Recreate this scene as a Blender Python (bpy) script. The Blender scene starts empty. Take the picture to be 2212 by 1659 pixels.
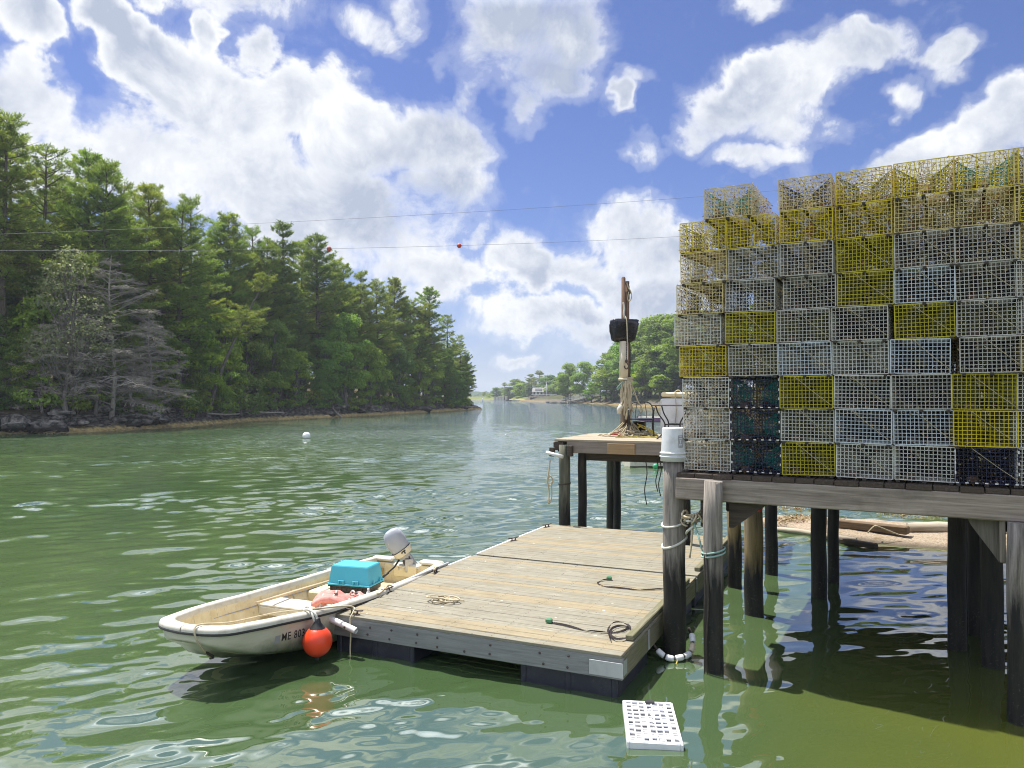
import bpy, math, random
import numpy as np
from mathutils import Vector, Matrix, Euler

random.seed(7)
rng = np.random.default_rng(11)
R = math.radians
scn = bpy.context.scene
COL = scn.collection

# ------------------------------------------------------------------ camera model (used to measure real positions)
F = 1662.3; CAMH = 3.05; PITCH = R(0.88)
def ray(px, py):
    x = (px-1106)/F; v = (829.5-py)/F
    return Vector((x, math.cos(PITCH)-v*math.sin(PITCH), math.sin(PITCH)+v*math.cos(PITCH)))
def G(px, py, z=0.0):
    d = ray(px, py); t = (z-CAMH)/d.z
    return Vector((d.x*t, d.y*t, z))
def AT(px, py, Y):
    d = ray(px, py); t = Y/d.y
    return Vector((d.x*t, Y, CAMH+d.z*t))

# ------------------------------------------------------------------ object helpers
def tag(o, label=None, cat=None, group=None, kind=None):
    if label: o['label'] = label
    if cat: o['category'] = cat
    if group: o['group'] = group
    if kind: o['kind'] = kind
    return o
def thing(name, label, cat, loc=(0,0,0), rz=0.0, group=None):
    o = bpy.data.objects.new(name, None); COL.objects.link(o)
    o.empty_display_size = 0.2
    o.location = loc; o.rotation_euler = (0,0,rz)
    return tag(o, label, cat, group)
def children(o): return list(o.children)
def copy_tree(o, parent=None):
    c = o.copy(); COL.objects.link(c); c.parent = parent
    for ch in o.children: copy_tree(ch, c)
    return c
def link(name, me, parent=None, loc=(0,0,0), rot=(0,0,0)):
    o = bpy.data.objects.new(name, me); COL.objects.link(o)
    o.parent = parent; o.location = loc; o.rotation_euler = rot
    return o
ONES = ['first','second','third','fourth','fifth','sixth','seventh','eighth','ninth','tenth','eleventh','twelfth','thirteenth','fourteenth','fifteenth','sixteenth','seventeenth','eighteenth','nineteenth']
TENS = {2:'twenty',3:'thirty',4:'forty',5:'fifty',6:'sixty',7:'seventy',8:'eighty',9:'ninety'}
TENTH = {2:'twentieth',3:'thirtieth',4:'fortieth',5:'fiftieth',6:'sixtieth',7:'seventieth',8:'eightieth',9:'ninetieth'}
def ordinal(n):
    if n <= 19: return ONES[n-1]
    t, u = divmod(n, 10)
    return TENTH[t] if u == 0 else TENS[t]+'-'+ONES[u-1]

class MB:
    """collects shapes into one mesh; rnd = random number per board/leaf/stone"""
    def __init__(s): s.v=[]; s.f=[]; s.r=[]; s.sm=[]
    def _add(s, vs, fs, rnd=None, smooth=False):
        o = len(s.v); s.v += [tuple(p) for p in vs]
        rnd = random.random() if rnd is None else rnd
        for f in fs:
            s.f.append(tuple(i+o for i in f)); s.r.append(rnd); s.sm.append(smooth)
    def box(s, c, size, rz=0, rot=None, rnd=None, taper=0.0):
        hx,hy,hz = (q/2 for q in size)
        M = (rot if rot is not None else Euler((0,0,rz))).to_matrix() if not isinstance(rot, Matrix) else rot
        c = Vector(c); k = 1-taper
        vs = [c + M@Vector((x*hx*(k if z>0 else 1), y*hy*(k if z>0 else 1), z*hz)) for z in (-1,1) for y in (-1,1) for x in (-1,1)]
        s._add(vs, [(0,2,3,1),(4,5,7,6),(0,1,5,4),(2,6,7,3),(0,4,6,2),(1,3,7,5)], rnd)
    def bbox(s, c, size, b=0.008, rz=0, rot=None, rnd=None):
        """box with chamfered edges"""
        hx,hy,hz = (q/2 for q in size); b = min(b, hx*.9, hy*.9, hz*.9)
        M = (rot if rot is not None else Euler((0,0,rz))).to_matrix()
        c = Vector(c); V=[]; idx={}
        def vv(x,y,z):
            key=(round(x,6),round(y,6),round(z,6))
            if key not in idx: idx[key]=len(V); V.append(c+M@Vector((x,y,z)))
            return idx[key]
        fs=[]
        ax=[hx,hy,hz]
        def P(a,sa,u,v):
            p=[0,0,0]; p[a]=sa*ax[a]; q=[(a+1)%3,(a+2)%3]; p[q[0]]=u; p[q[1]]=v; return vv(*p)
        for a in range(3):
            u=ax[(a+1)%3]-b; w=ax[(a+2)%3]-b
            for sa in (1,-1):
                f=[P(a,sa,-u,-w),P(a,sa,u,-w),P(a,sa,u,w),P(a,sa,-u,w)]
                fs.append(tuple(f if sa>0 else f[::-1]))
        # edges
        for a in range(3):
            q1,q2=(a+1)%3,(a+2)%3; L=ax[a]-b
            for s1 in (1,-1):
                for s2 in (1,-1):
                    def E(la,on):
                        p=[0,0,0]; p[a]=la
                        p[q1]=s1*(ax[q1] if on==1 else ax[q1]-b); p[q2]=s2*(ax[q2] if on==2 else ax[q2]-b); return vv(*p)
                    f=[E(-L,1),E(L,1),E(L,2),E(-L,2)]
                    fs.append(tuple(f if s1*s2<0 else f[::-1]))
        for sx in (1,-1):
            for sy in (1,-1):
                for sz in (1,-1):
                    f=[vv(sx*hx,sy*(hy-b),sz*(hz-b)),vv(sx*(hx-b),sy*hy,sz*(hz-b)),vv(sx*(hx-b),sy*(hy-b),sz*hz)]
                    fs.append(tuple(f if sx*sy*sz>0 else f[::-1]))
        s._add(V, fs, rnd)
    def bar(s, a, b, w, h=None, rnd=None):
        h = h or w; a=Vector(a); b=Vector(b); d=(b-a)
        if d.length<1e-6: return
        q = d.to_track_quat('X','Z').to_matrix()
        vs=[]
        for p in (a,b):
            for (y,z) in ((-1,-1),(1,-1),(1,1),(-1,1)):
                vs.append(p+q@Vector((0,y*w/2,z*h/2)))
        s._add(vs,[(0,1,5,4),(1,2,6,5),(2,3,7,6),(3,0,4,7),(3,2,1,0),(4,5,6,7)],rnd)
    def tube(s, pts, rad, n=8, rnd=None, caps=True, smooth=True, jitter=0.0):
        pts=[Vector(p) for p in pts]
        if not hasattr(rad,'__len__'): rad=[rad]*len(pts)
        vs=[]; fs=[]
        prev=None
        for i,p in enumerate(pts):
            t=(pts[min(i+1,len(pts)-1)]-pts[max(i-1,0)])
            if t.length<1e-9: t=Vector((0,0,1))
            t.normalize()
            if prev is None:
                u=t.orthogonal().normalized()
            else:
                u=(prev-t*prev.dot(t))
                u = u.normalized() if u.length>1e-6 else t.orthogonal().normalized()
            prev=u; w=t.cross(u)
            for k in range(n):
                a=2*math.pi*k/n
                r=rad[i]*(1+random.uniform(-jitter,jitter))
                vs.append(p+(u*math.cos(a)+w*math.sin(a))*r)
        for i in range(len(pts)-1):
            for k in range(n):
                k2=(k+1)%n
                fs.append((i*n+k,i*n+k2,(i+1)*n+k2,(i+1)*n+k))
        rnd = random.random() if rnd is None else rnd
        s._add(vs,fs,rnd,smooth)
        if caps:
            o=len(s.v)-len(vs)
            s.f.append(tuple(o+k for k in reversed(range(n)))); s.r.append(rnd); s.sm.append(False)
            s.f.append(tuple(o+(len(pts)-1)*n+k for k in range(n))); s.r.append(rnd); s.sm.append(False)
    def lathe(s, prof, n=24, c=(0,0,0), smooth=True, rnd=None, axis=None):
        c=Vector(c); vs=[]; fs=[]
        M=Matrix.Identity(3) if axis is None else Vector(axis).to_track_quat('Z','Y').to_matrix()
        for (r,z) in prof:
            for k in range(n):
                a=2*math.pi*k/n
                vs.append(c+M@Vector((r*math.cos(a),r*math.sin(a),z)))
        for i in range(len(prof)-1):
            for k in range(n):
                k2=(k+1)%n
                fs.append((i*n+k,i*n+k2,(i+1)*n+k2,(i+1)*n+k))
        s._add(vs,fs,rnd,smooth)
    def sphere(s,c,r,n=20,m=12,sq=(1,1,1),rnd=None):
        c=Vector(c); vs=[];fs=[]
        for i in range(m+1):
            th=math.pi*i/m
            for k in range(n):
                a=2*math.pi*k/n
                vs.append(c+Vector((r*sq[0]*math.sin(th)*math.cos(a),r*sq[1]*math.sin(th)*math.sin(a),r*sq[2]*math.cos(th))))
        for i in range(m):
            for k in range(n):
                k2=(k+1)%n; fs.append((i*n+k,(i+1)*n+k,(i+1)*n+k2,i*n+k2))
        s._add(vs,fs,rnd,True)
    def poly(s, pts, thick, rnd=None):
        """extrude a planar polygon by the vector thick"""
        t=Vector(thick); n=len(pts); a=[Vector(p) for p in pts]
        vs=a+[p+t for p in a]
        fs=[tuple(reversed(range(n))),tuple(range(n,2*n))]+[(i,(i+1)%n,n+(i+1)%n,n+i) for i in range(n)]
        s._add(vs,fs,rnd)
    def mesh(s,name,mat):
        me=bpy.data.meshes.new(name); me.from_pydata(s.v,[],s.f)
        me.polygons.foreach_set('use_smooth',s.sm)
        at=me.attributes.new('rnd','FLOAT','FACE'); at.data.foreach_set('value',np.array(s.r,dtype=np.float32))
        if mat: me.materials.append(mat)
        me.update(); return me
    def build(s,name,mat,parent=None,loc=(0,0,0),rot=(0,0,0)):
        return link(name,s.mesh(name,mat),parent,loc,rot)

def np_mesh(name, V, Fc, mat, rnd=None, smooth=False):
    V=np.asarray(V,dtype=np.float32); Fc=np.asarray(Fc,dtype=np.int32)
    k=Fc.shape[1]; me=bpy.data.meshes.new(name)
    me.vertices.add(len(V)); me.vertices.foreach_set('co',V.ravel())
    me.loops.add(Fc.size); me.loops.foreach_set('vertex_index',Fc.ravel())
    me.polygons.add(len(Fc)); me.polygons.foreach_set('loop_start',np.arange(0,Fc.size,k,dtype=np.int32))
    try: me.polygons.foreach_set('loop_total',np.full(len(Fc),k,dtype=np.int32))
    except Exception: pass
    me.polygons.foreach_set('use_smooth',np.full(len(Fc),smooth))
    if rnd is not None:
        at=me.attributes.new('rnd','FLOAT','FACE'); at.data.foreach_set('value',np.asarray(rnd,dtype=np.float32))
    if mat: me.materials.append(mat)
    me.update(calc_edges=True); me.validate(); return me

def smooth_path(pts, k=6):
    P=[Vector(p) for p in pts]; out=[]
    for i in range(len(P)-1):
        p0=P[max(i-1,0)];p1=P[i];p2=P[i+1];p3=P[min(i+2,len(P)-1)]
        for j in range(k):
            t=j/k
            out.append(0.5*((2*p1)+(p2-p0)*t+(2*p0-5*p1+4*p2-p3)*t*t+(3*p1-p0-3*p2+p3)*t*t*t))
    out.append(P[-1]); return out

# ------------------------------------------------------------------ node helpers
def srgb(r,g,b):
    f=lambda c:(c/255/12.92) if c/255<=0.04045 else ((c/255+0.055)/1.055)**2.4
    return (f(r),f(g),f(b),1)
class NT:
    def __init__(s, tree): s.t=tree; tree.nodes.clear()
    def n(s, typ, **kw):
        nd=s.t.nodes.new(typ)
        for k,v in kw.items(): setattr(nd,k,v)
        return nd
    def l(s,a,b): s.t.links.new(a,b)
    def put(s,sock,val):
        if hasattr(val,'is_linked') or isinstance(val,bpy.types.NodeSocket): s.l(val,sock)
        else:
            if sock.type=='RGBA' and not hasattr(val,'__len__'): val=(val,val,val,1)
            if sock.type=='RGBA' and len(val)==3: val=(*val,1)
            sock.default_value=val
    def m(s,op,a,b=None,c=None,clamp=False):
        nd=s.n('ShaderNodeMath',operation=op,use_clamp=clamp)
        s.put(nd.inputs[0],a)
        if b is not None: s.put(nd.inputs[1],b)
        if c is not None: s.put(nd.inputs[2],c)
        return nd.outputs[0]
    def vm(s,op,a,b=None,scale=None):
        nd=s.n('ShaderNodeVectorMath',operation=op)
        s.put(nd.inputs[0],a)
        if b is not None: s.put(nd.inputs[1],b)
        if scale is not None: s.put(nd.inputs['Scale'],scale)
        return nd.outputs['Value'] if op in('DOT_PRODUCT','LENGTH','DISTANCE') else nd.outputs['Vector']
    def mix(s,fac,a,b,blend='MIX'):
        nd=s.n('ShaderNodeMix',data_type='RGBA',blend_type=blend)
        s.put(nd.inputs['Factor'],fac); s.put(nd.inputs[6],a); s.put(nd.inputs[7],b)
        return nd.outputs[2]
    def mr(s,v,a,b,c=0.0,d=1.0,interp='LINEAR'):
        nd=s.n('ShaderNodeMapRange',interpolation_type=interp)
        s.put(nd.inputs[0],v)
        for i,q in enumerate((a,b,c,d)): s.put(nd.inputs[1+i],q)
        return nd.outputs[0]
    def noise(s,vec,scale=5,detail=3,rough=0.5,dist=0.0,color=False):
        nd=s.n('ShaderNodeTexNoise')
        if vec is not None: s.l(vec,nd.inputs['Vector'])
        s.put(nd.inputs['Scale'],scale); s.put(nd.inputs['Detail'],detail); s.put(nd.inputs['Roughness'],rough); s.put(nd.inputs['Distortion'],dist)
        return nd.outputs['Color'] if color else nd.outputs[0]
    def obj(s): return s.n('ShaderNodeTexCoord').outputs['Object']
    def pos(s): return s.n('ShaderNodeNewGeometry').outputs['Position']
    def sep(s,v):
        nd=s.n('ShaderNodeSeparateXYZ'); s.l(v,nd.inputs[0]); return nd.outputs
    def mapv(s,v,scale=(1,1,1),loc=(0,0,0),rot=(0,0,0)):
        nd=s.n('ShaderNodeMapping'); s.l(v,nd.inputs[0])
        nd.inputs['Location'].default_value=loc; nd.inputs['Rotation'].default_value=rot; nd.inputs['Scale'].default_value=scale
        return nd.outputs[0]
    def attr(s,name='rnd'):
        nd=s.n('ShaderNodeAttribute',attribute_name=name); return nd.outputs['Fac']
    def bump(s,h,strength=0.5,dist=0.01,normal=None):
        nd=s.n('ShaderNodeBump'); s.put(nd.inputs['Strength'],strength); s.put(nd.inputs['Distance'],dist); s.l(h,nd.inputs['Height'])
        if normal is not None: s.l(normal,nd.inputs['Normal'])
        return nd.outputs[0]
    def bsdf(s,color,rough=0.6,metal=0.0,spec=0.5,normal=None,**kw):
        nd=s.n('ShaderNodeBsdfPrincipled')
        s.put(nd.inputs['Base Color'],color); s.put(nd.inputs['Roughness'],rough); s.put(nd.inputs['Metallic'],metal)
        s.put(nd.inputs['Specular IOR Level'],spec)
        if normal is not None: s.l(normal,nd.inputs['Normal'])
        for k,v in kw.items(): s.put(nd.inputs[k],v)
        return nd.outputs[0]
    def out(s,sh):
        o=s.n('ShaderNodeOutputMaterial'); s.l(sh,o.inputs['Surface'])
def material(name):
    m=bpy.data.materials.new(name); m.use_nodes=True
    return m, NT(m.node_tree)

def mat_wood(name, light, dark, axis='x', weather=0.5, rough=0.85, stain=None, grain=1.0, bumpk=0.4, tint=None, spots=False):
    m,t=material(name); o=t.obj()
    sc={'x':(1.2,22,22),'y':(22,1.2,22),'z':(22,22,1.2)}[axis]
    rv=t.attr()
    shift=t.vm('ADD',t.mapv(o,scale=tuple(q*grain for q in sc)),t.vm('SCALE',(17.0,9.0,5.0),scale=rv))
    g=t.noise(shift,2.2,6,0.62,0.4)
    gf=t.mr(g,0.3,0.72)
    c=t.mix(gf,dark,light)
    big=t.noise(o,1.7,4,0.6)
    c=t.mix(t.mr(big,0.45,0.75,0,weather),c,tuple(0.55*a+0.45*b for a,b in zip(dark[:3],light[:3]))+(1,))
    c=t.mix(t.m('MULTIPLY',rv,0.55),c,tuple(q*0.55 for q in light[:3])+(1,))
    if tint is not None:
        c=t.mix(t.m('GREATER_THAN',t.m('FRACT',t.m('MULTIPLY',rv,7.3)),0.72),c,t.mix(0.45,c,tint))
    kn=t.noise(t.mapv(o,scale=tuple(q*0.22 for q in sc)),3.0,2,0.5)
    c=t.mix(t.mr(kn,0.70,0.78,0,0.7),c,tuple(q*0.4 for q in dark[:3])+(1,))
    if stain is not None:
        sn=t.noise(o,2.3,5,0.65); c=t.mix(t.mr(sn,0.5,0.72,0,0.62),c,stain)
    if spots:
        sp=t.noise(o,9,2,0.5); c=t.mix(t.mr(sp,0.735,0.76,0,0.75),c,(0.62,0.62,0.58,1))
        sp2=t.noise(t.vm('ADD',o,(5.0,3.0,1.0)),16,2,0.5); c=t.mix(t.mr(sp2,0.72,0.75,0,0.8),c,(0.05,0.045,0.04,1))
        sx,sy,sz=t.sep(o); fr=t.m('ABSOLUTE',t.m('SUBTRACT',t.m('FRACT',t.m('DIVIDE',sx,0.61)),0.5)); fy=t.m('ABSOLUTE',t.m('SUBTRACT',t.m('FRACT',t.m('DIVIDE',sy,0.071)),0.5))
        c=t.mix(t.m('MULTIPLY',t.m('MULTIPLY',t.m('LESS_THAN',fr,0.012),t.m('LESS_THAN',fy,0.10)),0.8),c,(0.05,0.035,0.028,1))
    t.out(t.bsdf(c,rough,spec=0.25,normal=t.bump(g,bumpk,0.006)))
    return m
def mat_paint(name,color,rough=0.4,dirt=(0.12,0.1,0.07,1),amount=0.35,spec=0.5,scale=6,metal=0.0,bumpk=0.05):
    m,t=material(name); o=t.obj()
    n1=t.noise(o,scale,6,0.65); n2=t.noise(o,scale*7,3,0.6)
    c=t.mix(t.mr(n1,0.48,0.8,0,amount),color,dirt)
    c=t.mix(t.mr(n2,0.62,0.75,0,amount*0.7),c,dirt)
    t.out(t.bsdf(c,t.mr(n1,0.3,0.7,rough*0.8,min(1,rough*1.3)),metal,spec,normal=t.bump(n2,bumpk,0.003)))
    return m
def mat_pile(name,light,dark,wet_z=0.95,tan=None):
    m,t=material(name); o=t.pos(); ob=t.obj()
    rv=t.n('ShaderNodeObjectInfo').outputs['Random']
    v=t.vm('ADD',t.mapv(ob,scale=(26,26,1.6)),t.vm('SCALE',(31.0,7.0,3.0),scale=rv))
    g=t.noise(v,1.0,6,0.68,0.3)
    c=t.mix(t.mr(g,0.32,0.66),dark,light)
    z=t.sep(o)[2]
    ed=t.noise(t.mapv(ob,scale=(9,9,1.2)),1.2,5,0.65)
    zz=t.m('ADD',z,t.m('MULTIPLY',t.m('SUBTRACT',ed,0.5),1.3))
    if tan: c=t.mix(t.mr(zz,wet_z+0.75,wet_z+0.15,0,0.7),c,tan)
    wetc=t.mix(t.mr(ed,0.35,0.7),(0.006,0.007,0.007,1),(0.032,0.03,0.022,1))
    wet=t.mr(zz,wet_z+0.25,wet_z-0.15)
    c=t.mix(wet,c,wetc)
    barn=t.noise(ob,42,2,0.5)
    low=t.m('MULTIPLY',t.mr(z,0.75,0.25),t.mr(barn,0.60,0.72))
    c=t.mix(t.m('MULTIPLY',low,0.5),c,(0.11,0.115,0.085,1))
    t.out(t.bsdf(c,t.mr(wet,0,1,0.9,0.6),spec=0.3,normal=t.bump(g,0.9,0.012)))
    return m
def mat_leaf(name, base, light, dark, trans=0.45, vary=0.25):
    m,t=material(name)
    rv=t.attr(); oi=t.n('ShaderNodeObjectInfo').outputs['Random']
    big=t.noise(t.obj(),0.45,3,0.6)
    c=t.mix(t.mr(big,0.35,0.65),base,light)
    c=t.mix(t.m('MULTIPLY',t.m('POWER',rv,1.3),0.92),c,dark)
    hsv=t.n('ShaderNodeHueSaturation'); t.l(c,hsv.inputs['Color'])
    t.put(hsv.inputs['Hue'],t.mr(oi,0,1,0.5-0.035*vary*4,0.5+0.03*vary*4)); t.put(hsv.inputs['Value'],t.mr(t.m('FRACT',t.m('MULTIPLY',oi,13.7)),0,1,1-vary*1.3,1+vary*1.3)); t.put(hsv.inputs['Saturation'],1.05)
    c=hsv.outputs[0]
    d=t.n('ShaderNodeBsdfDiffuse'); t.l(c,d.inputs[0])
    tr=t.n('ShaderNodeBsdfTranslucent'); t.l(t.mix(0.5,c,(0.28,0.39,0.05,1)),tr.inputs[0])
    mx=t.n('ShaderNodeMixShader'); mx.inputs[0].default_value=trans; t.l(d.outputs[0],mx.inputs[1]); t.l(tr.outputs[0],mx.inputs[2])
    gl=t.n('ShaderNodeBsdfGlossy'); gl.inputs['Roughness'].default_value=0.45; gl.inputs['Color'].default_value=(0.6,0.6,0.6,1)
    mx2=t.n('ShaderNodeMixShader'); mx2.inputs[0].default_value=0.04; t.l(mx.outputs[0],mx2.inputs[1]); t.l(gl.outputs[0],mx2.inputs[2])
    t.out(mx2.outputs[0]); return m

M={}
M['deck']=mat_wood('float_deck_wood',(0.40,0.375,0.295,1),(0.125,0.115,0.085,1),'x',0.75,tint=(0.33,0.25,0.13,1),grain=1.3,spots=True,stain=(0.19,0.16,0.105,1))
M['fascia']=mat_wood('grey_timber',(0.40,0.40,0.39,1),(0.14,0.14,0.14,1),'x',0.5,bumpk=0.5)
M['fascia_y']=mat_wood('mossy_timber',(0.30,0.28,0.19,1),(0.09,0.085,0.05,1),'y',0.6,stain=(0.13,0.15,0.03,1))
M['beam']=mat_wood('brown_grey_beam',(0.43,0.365,0.31,1),(0.15,0.122,0.10,1),'x',0.5,grain=0.6,stain=(0.10,0.085,0.065,1))
M['darkwood']=mat_wood('dark_timber_x',(0.13,0.10,0.075,1),(0.035,0.03,0.026,1),'x',0.5)
M['darkwood_y']=mat_wood('dark_timber_y',(0.12,0.09,0.07,1),(0.03,0.026,0.022,1),'y',0.5)
M['platdeck']=mat_wood('pale_plank',(0.55,0.48,0.36,1),(0.25,0.21,0.15,1),'x',0.5)
M['runner']=mat_wood('runner_wood',(0.10,0.085,0.07,1),(0.03,0.026,0.022,1),'y',0.4)
M['tanwood']=mat_wood('new_tan_board',(0.50,0.35,0.20,1),(0.30,0.19,0.10,1),'x',0.4)
M['mastwood']=mat_wood('mast_wood',(0.24,0.15,0.10,1),(0.09,0.055,0.04,1),'z',0.4)
M['greypost']=mat_wood('grey_post',(0.36,0.31,0.26,1),(0.12,0.10,0.08,1),'z',0.4)
M['drift']=mat_wood('driftwood',(0.62,0.55,0.44,1),(0.36,0.30,0.22,1),'x',0.4)
M['drift_dark']=mat_wood('old_brown_beam',(0.25,0.18,0.11,1),(0.08,0.055,0.035,1),'x',0.4)
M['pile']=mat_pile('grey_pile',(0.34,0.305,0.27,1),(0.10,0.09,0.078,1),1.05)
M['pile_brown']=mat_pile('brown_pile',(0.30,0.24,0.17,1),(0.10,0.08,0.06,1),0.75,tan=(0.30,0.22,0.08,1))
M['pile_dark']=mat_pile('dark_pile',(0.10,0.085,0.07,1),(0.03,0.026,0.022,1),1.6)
M['pile_green']=mat_pile('green_grey_pile',(0.17,0.17,0.125,1),(0.055,0.06,0.045,1),0.8)
M['tub']=mat_paint('black_float_tub',(0.012,0.014,0.026,1),0.5,(0.09,0.09,0.10,1),0.6,scale=5)
M['rubber']=mat_paint('black_rubber',(0.02,0.02,0.02,1),0.6,(0.08,0.08,0.08,1),0.3)
M['steel']=mat_paint('galvanised_steel',(0.45,0.46,0.47,1),0.45,(0.2,0.18,0.16,1),0.3,metal=0.6)
M['pvc']=mat_paint('white_pvc',(0.74,0.74,0.72,1),0.4,(0.35,0.33,0.28,1),0.35)
M['pvc_cream']=mat_paint('cream_pvc',(0.66,0.58,0.42,1),0.45,(0.3,0.25,0.17,1),0.3)
M['rope']=mat_paint('tan_rope',(0.52,0.45,0.31,1),0.9,(0.2,0.16,0.1,1),0.5,spec=0.1,scale=20)
M['rope_dark']=mat_paint('dark_rope',(0.05,0.045,0.04,1),0.9,(0.14,0.12,0.08,1),0.5,spec=0.1,scale=20)
M['rope_white']=mat_paint('pale_rope',(0.62,0.62,0.55,1),0.9,(0.3,0.3,0.24,1),0.4,spec=0.1,scale=20)
M['rope_green']=mat_paint('green_rope',(0.26,0.40,0.36,1),0.9,(0.2,0.3,0.2,1),0.3,spec=0.1,scale=20)
M['rope_yellow']=mat_paint('yellow_rope',(0.60,0.48,0.12,1),0.9,(0.4,0.3,0.1,1),0.3,spec=0.1,scale=20)
M['iron']=mat_paint('rusty_iron',(0.07,0.055,0.05,1),0.7,(0.16,0.08,0.04,1),0.5)
M['blackmetal']=mat_paint('black_painted_metal',(0.014,0.014,0.016,1),0.4,(0.05,0.05,0.05,1),0.3)
M['strap']=mat_paint('black_strap',(0.028,0.022,0.024,1),0.8,(0.08,0.07,0.06,1),0.3,spec=0.2,scale=15)
M['buckle']=mat_paint('green_buckle',(0.07,0.22,0.11,1),0.5,(0.03,0.08,0.05,1),0.3)
M['red']=mat_paint('red_paint',(0.34,0.035,0.025,1),0.6,(0.15,0.06,0.05,1),0.4)
M['bucket']=mat_paint('white_bucket_plastic',(0.60,0.62,0.63,1),0.42,(0.34,0.32,0.28,1),0.5,scale=9)
M['greymark']=mat_paint('grey_print',(0.30,0.30,0.31,1),0.6,(0.5,0.5,0.5,1),0.2)
M['cooler']=mat_paint('white_insulated_box',(0.70,0.71,0.72,1),0.5,(0.45,0.44,0.4,1),0.3,scale=4)
M['cream']=mat_paint('cream_lid',(0.78,0.66,0.40,1),0.5,(0.5,0.4,0.25,1),0.3)
M['tarp']=mat_paint('black_vinyl_cover',(0.010,0.010,0.012,1),0.28,(0.03,0.03,0.03,1),0.3)
M['crate']=mat_paint('white_crate_plastic',(0.70,0.71,0.73,1),0.4,(0.42,0.41,0.36,1),0.5,scale=9)
M['crate_dark']=mat_paint('dark_latch',(0.03,0.03,0.03,1),0.5)
M['orange']=mat_paint('orange_vinyl_buoy',(0.78,0.055,0.012,1),0.33,(0.45,0.09,0.03,1),0.35,scale=5)
M['orange_ball']=mat_paint('orange_marker',(0.55,0.06,0.02,1),0.5)
M['white_ball']=mat_paint('white_buoy',(0.80,0.81,0.83,1),0.4,(0.4,0.38,0.3,1),0.2)
M['green_ball']=mat_paint('green_buoy',(0.02,0.36,0.13,1),0.4)
M['tote_blue']=mat_paint('turquoise_tote',(0.06,0.42,0.55,1),0.42,(0.05,0.28,0.35,1),0.25,scale=4)
M['tote_black']=mat_paint('black_tote',(0.028,0.027,0.026,1),0.5,(0.09,0.08,0.07,1),0.4)
M['vest']=mat_paint('faded_pink_vest',(0.64,0.24,0.21,1),0.85,(0.74,0.50,0.45,1),0.85,spec=0.15,scale=11)
M['vest_strap']=mat_paint('pale_webbing',(0.62,0.52,0.46,1),0.85,spec=0.15)
M['cowl']=mat_paint('silver_grey_cowl',(0.36,0.38,0.42,1),0.38,(0.22,0.22,0.23,1),0.3,metal=0.0)
M['cowl_white']=mat_paint('cream_cowl_band',(0.66,0.60,0.46,1),0.45,(0.4,0.35,0.25,1),0.3)
M['motor_metal']=mat_paint('weathered_alloy',(0.42,0.42,0.42,1),0.5,(0.10,0.09,0.08,1),0.6,metal=0.4,scale=14)
M['black']=mat_paint('black_plastic',(0.015,0.015,0.016,1),0.45)
M['ink']=mat_paint('black_vinyl_lettering',(0.018,0.018,0.02,1),0.5,amount=0.1)
M['oar']=mat_paint('oar_wood',(0.56,0.44,0.27,1),0.6,(0.3,0.22,0.12,1),0.4)
M['bottle']=mat_paint('clear_bottle',(0.62,0.66,0.66,1),0.15)
M['label_blue']=mat_paint('cap_white',(0.75,0.76,0.78,1),0.4)
M['line']=mat_paint('dark_wire',(0.17,0.175,0.19,1),0.6)
M['hull_white']=mat_paint('weathered_white_gelcoat',(0.60,0.575,0.49,1),0.4,(0.28,0.25,0.17,1),0.7,scale=6)
M['sidingw']=mat_paint('white_siding',(0.52,0.53,0.53,1),0.6)
M['shingle']=mat_paint('grey_shingle',(0.32,0.31,0.30,1),0.9,spec=0.1)
M['glass']=mat_paint('window_glass',(0.03,0.035,0.04,1),0.1)
M['alu']=mat_paint('gangway_aluminium',(0.62,0.63,0.62,1),0.45,metal=0.3)
M['purple']=mat_paint('purple_hull',(0.20,0.10,0.20,1),0.4)

# hull with green growth and rust stains near the bottom
def hull_material():
    m,t=material('hull_outer_gelcoat'); o=t.obj(); x,y,z=t.sep(o)
    n=t.noise(t.mapv(o,scale=(1.5,1.5,6)),2.2,6,0.65)
    c=t.mix(t.mr(n,0.42,0.72,0,0.5),(0.56,0.53,0.43,1),(0.40,0.36,0.25,1))
    n2=t.noise(o,5,5,0.65)
    low=t.mr(t.m('ADD',z,t.m('MULTIPLY',t.m('SUBTRACT',n2,0.5),0.20)),0.42,0.20)
    c=t.mix(low,c,t.mix(t.mr(n2,0.4,0.6),(0.045,0.07,0.03,1),(0.13,0.14,0.08,1)))
    t.out(t.bsdf(c,0.35,normal=t.bump(n2,0.05,0.004))); return m
M['hull']=hull_material()
def interior_material():
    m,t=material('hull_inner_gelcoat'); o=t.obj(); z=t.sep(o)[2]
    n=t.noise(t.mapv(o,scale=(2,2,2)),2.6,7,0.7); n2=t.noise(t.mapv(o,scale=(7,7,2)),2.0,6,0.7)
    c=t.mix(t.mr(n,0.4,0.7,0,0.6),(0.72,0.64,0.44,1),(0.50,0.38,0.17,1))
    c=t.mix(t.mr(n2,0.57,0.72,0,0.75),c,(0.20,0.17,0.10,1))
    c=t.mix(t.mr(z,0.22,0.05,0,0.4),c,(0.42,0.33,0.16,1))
    t.out(t.bsdf(c,0.5,spec=0.3)); return m
M['interior']=interior_material()

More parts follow.
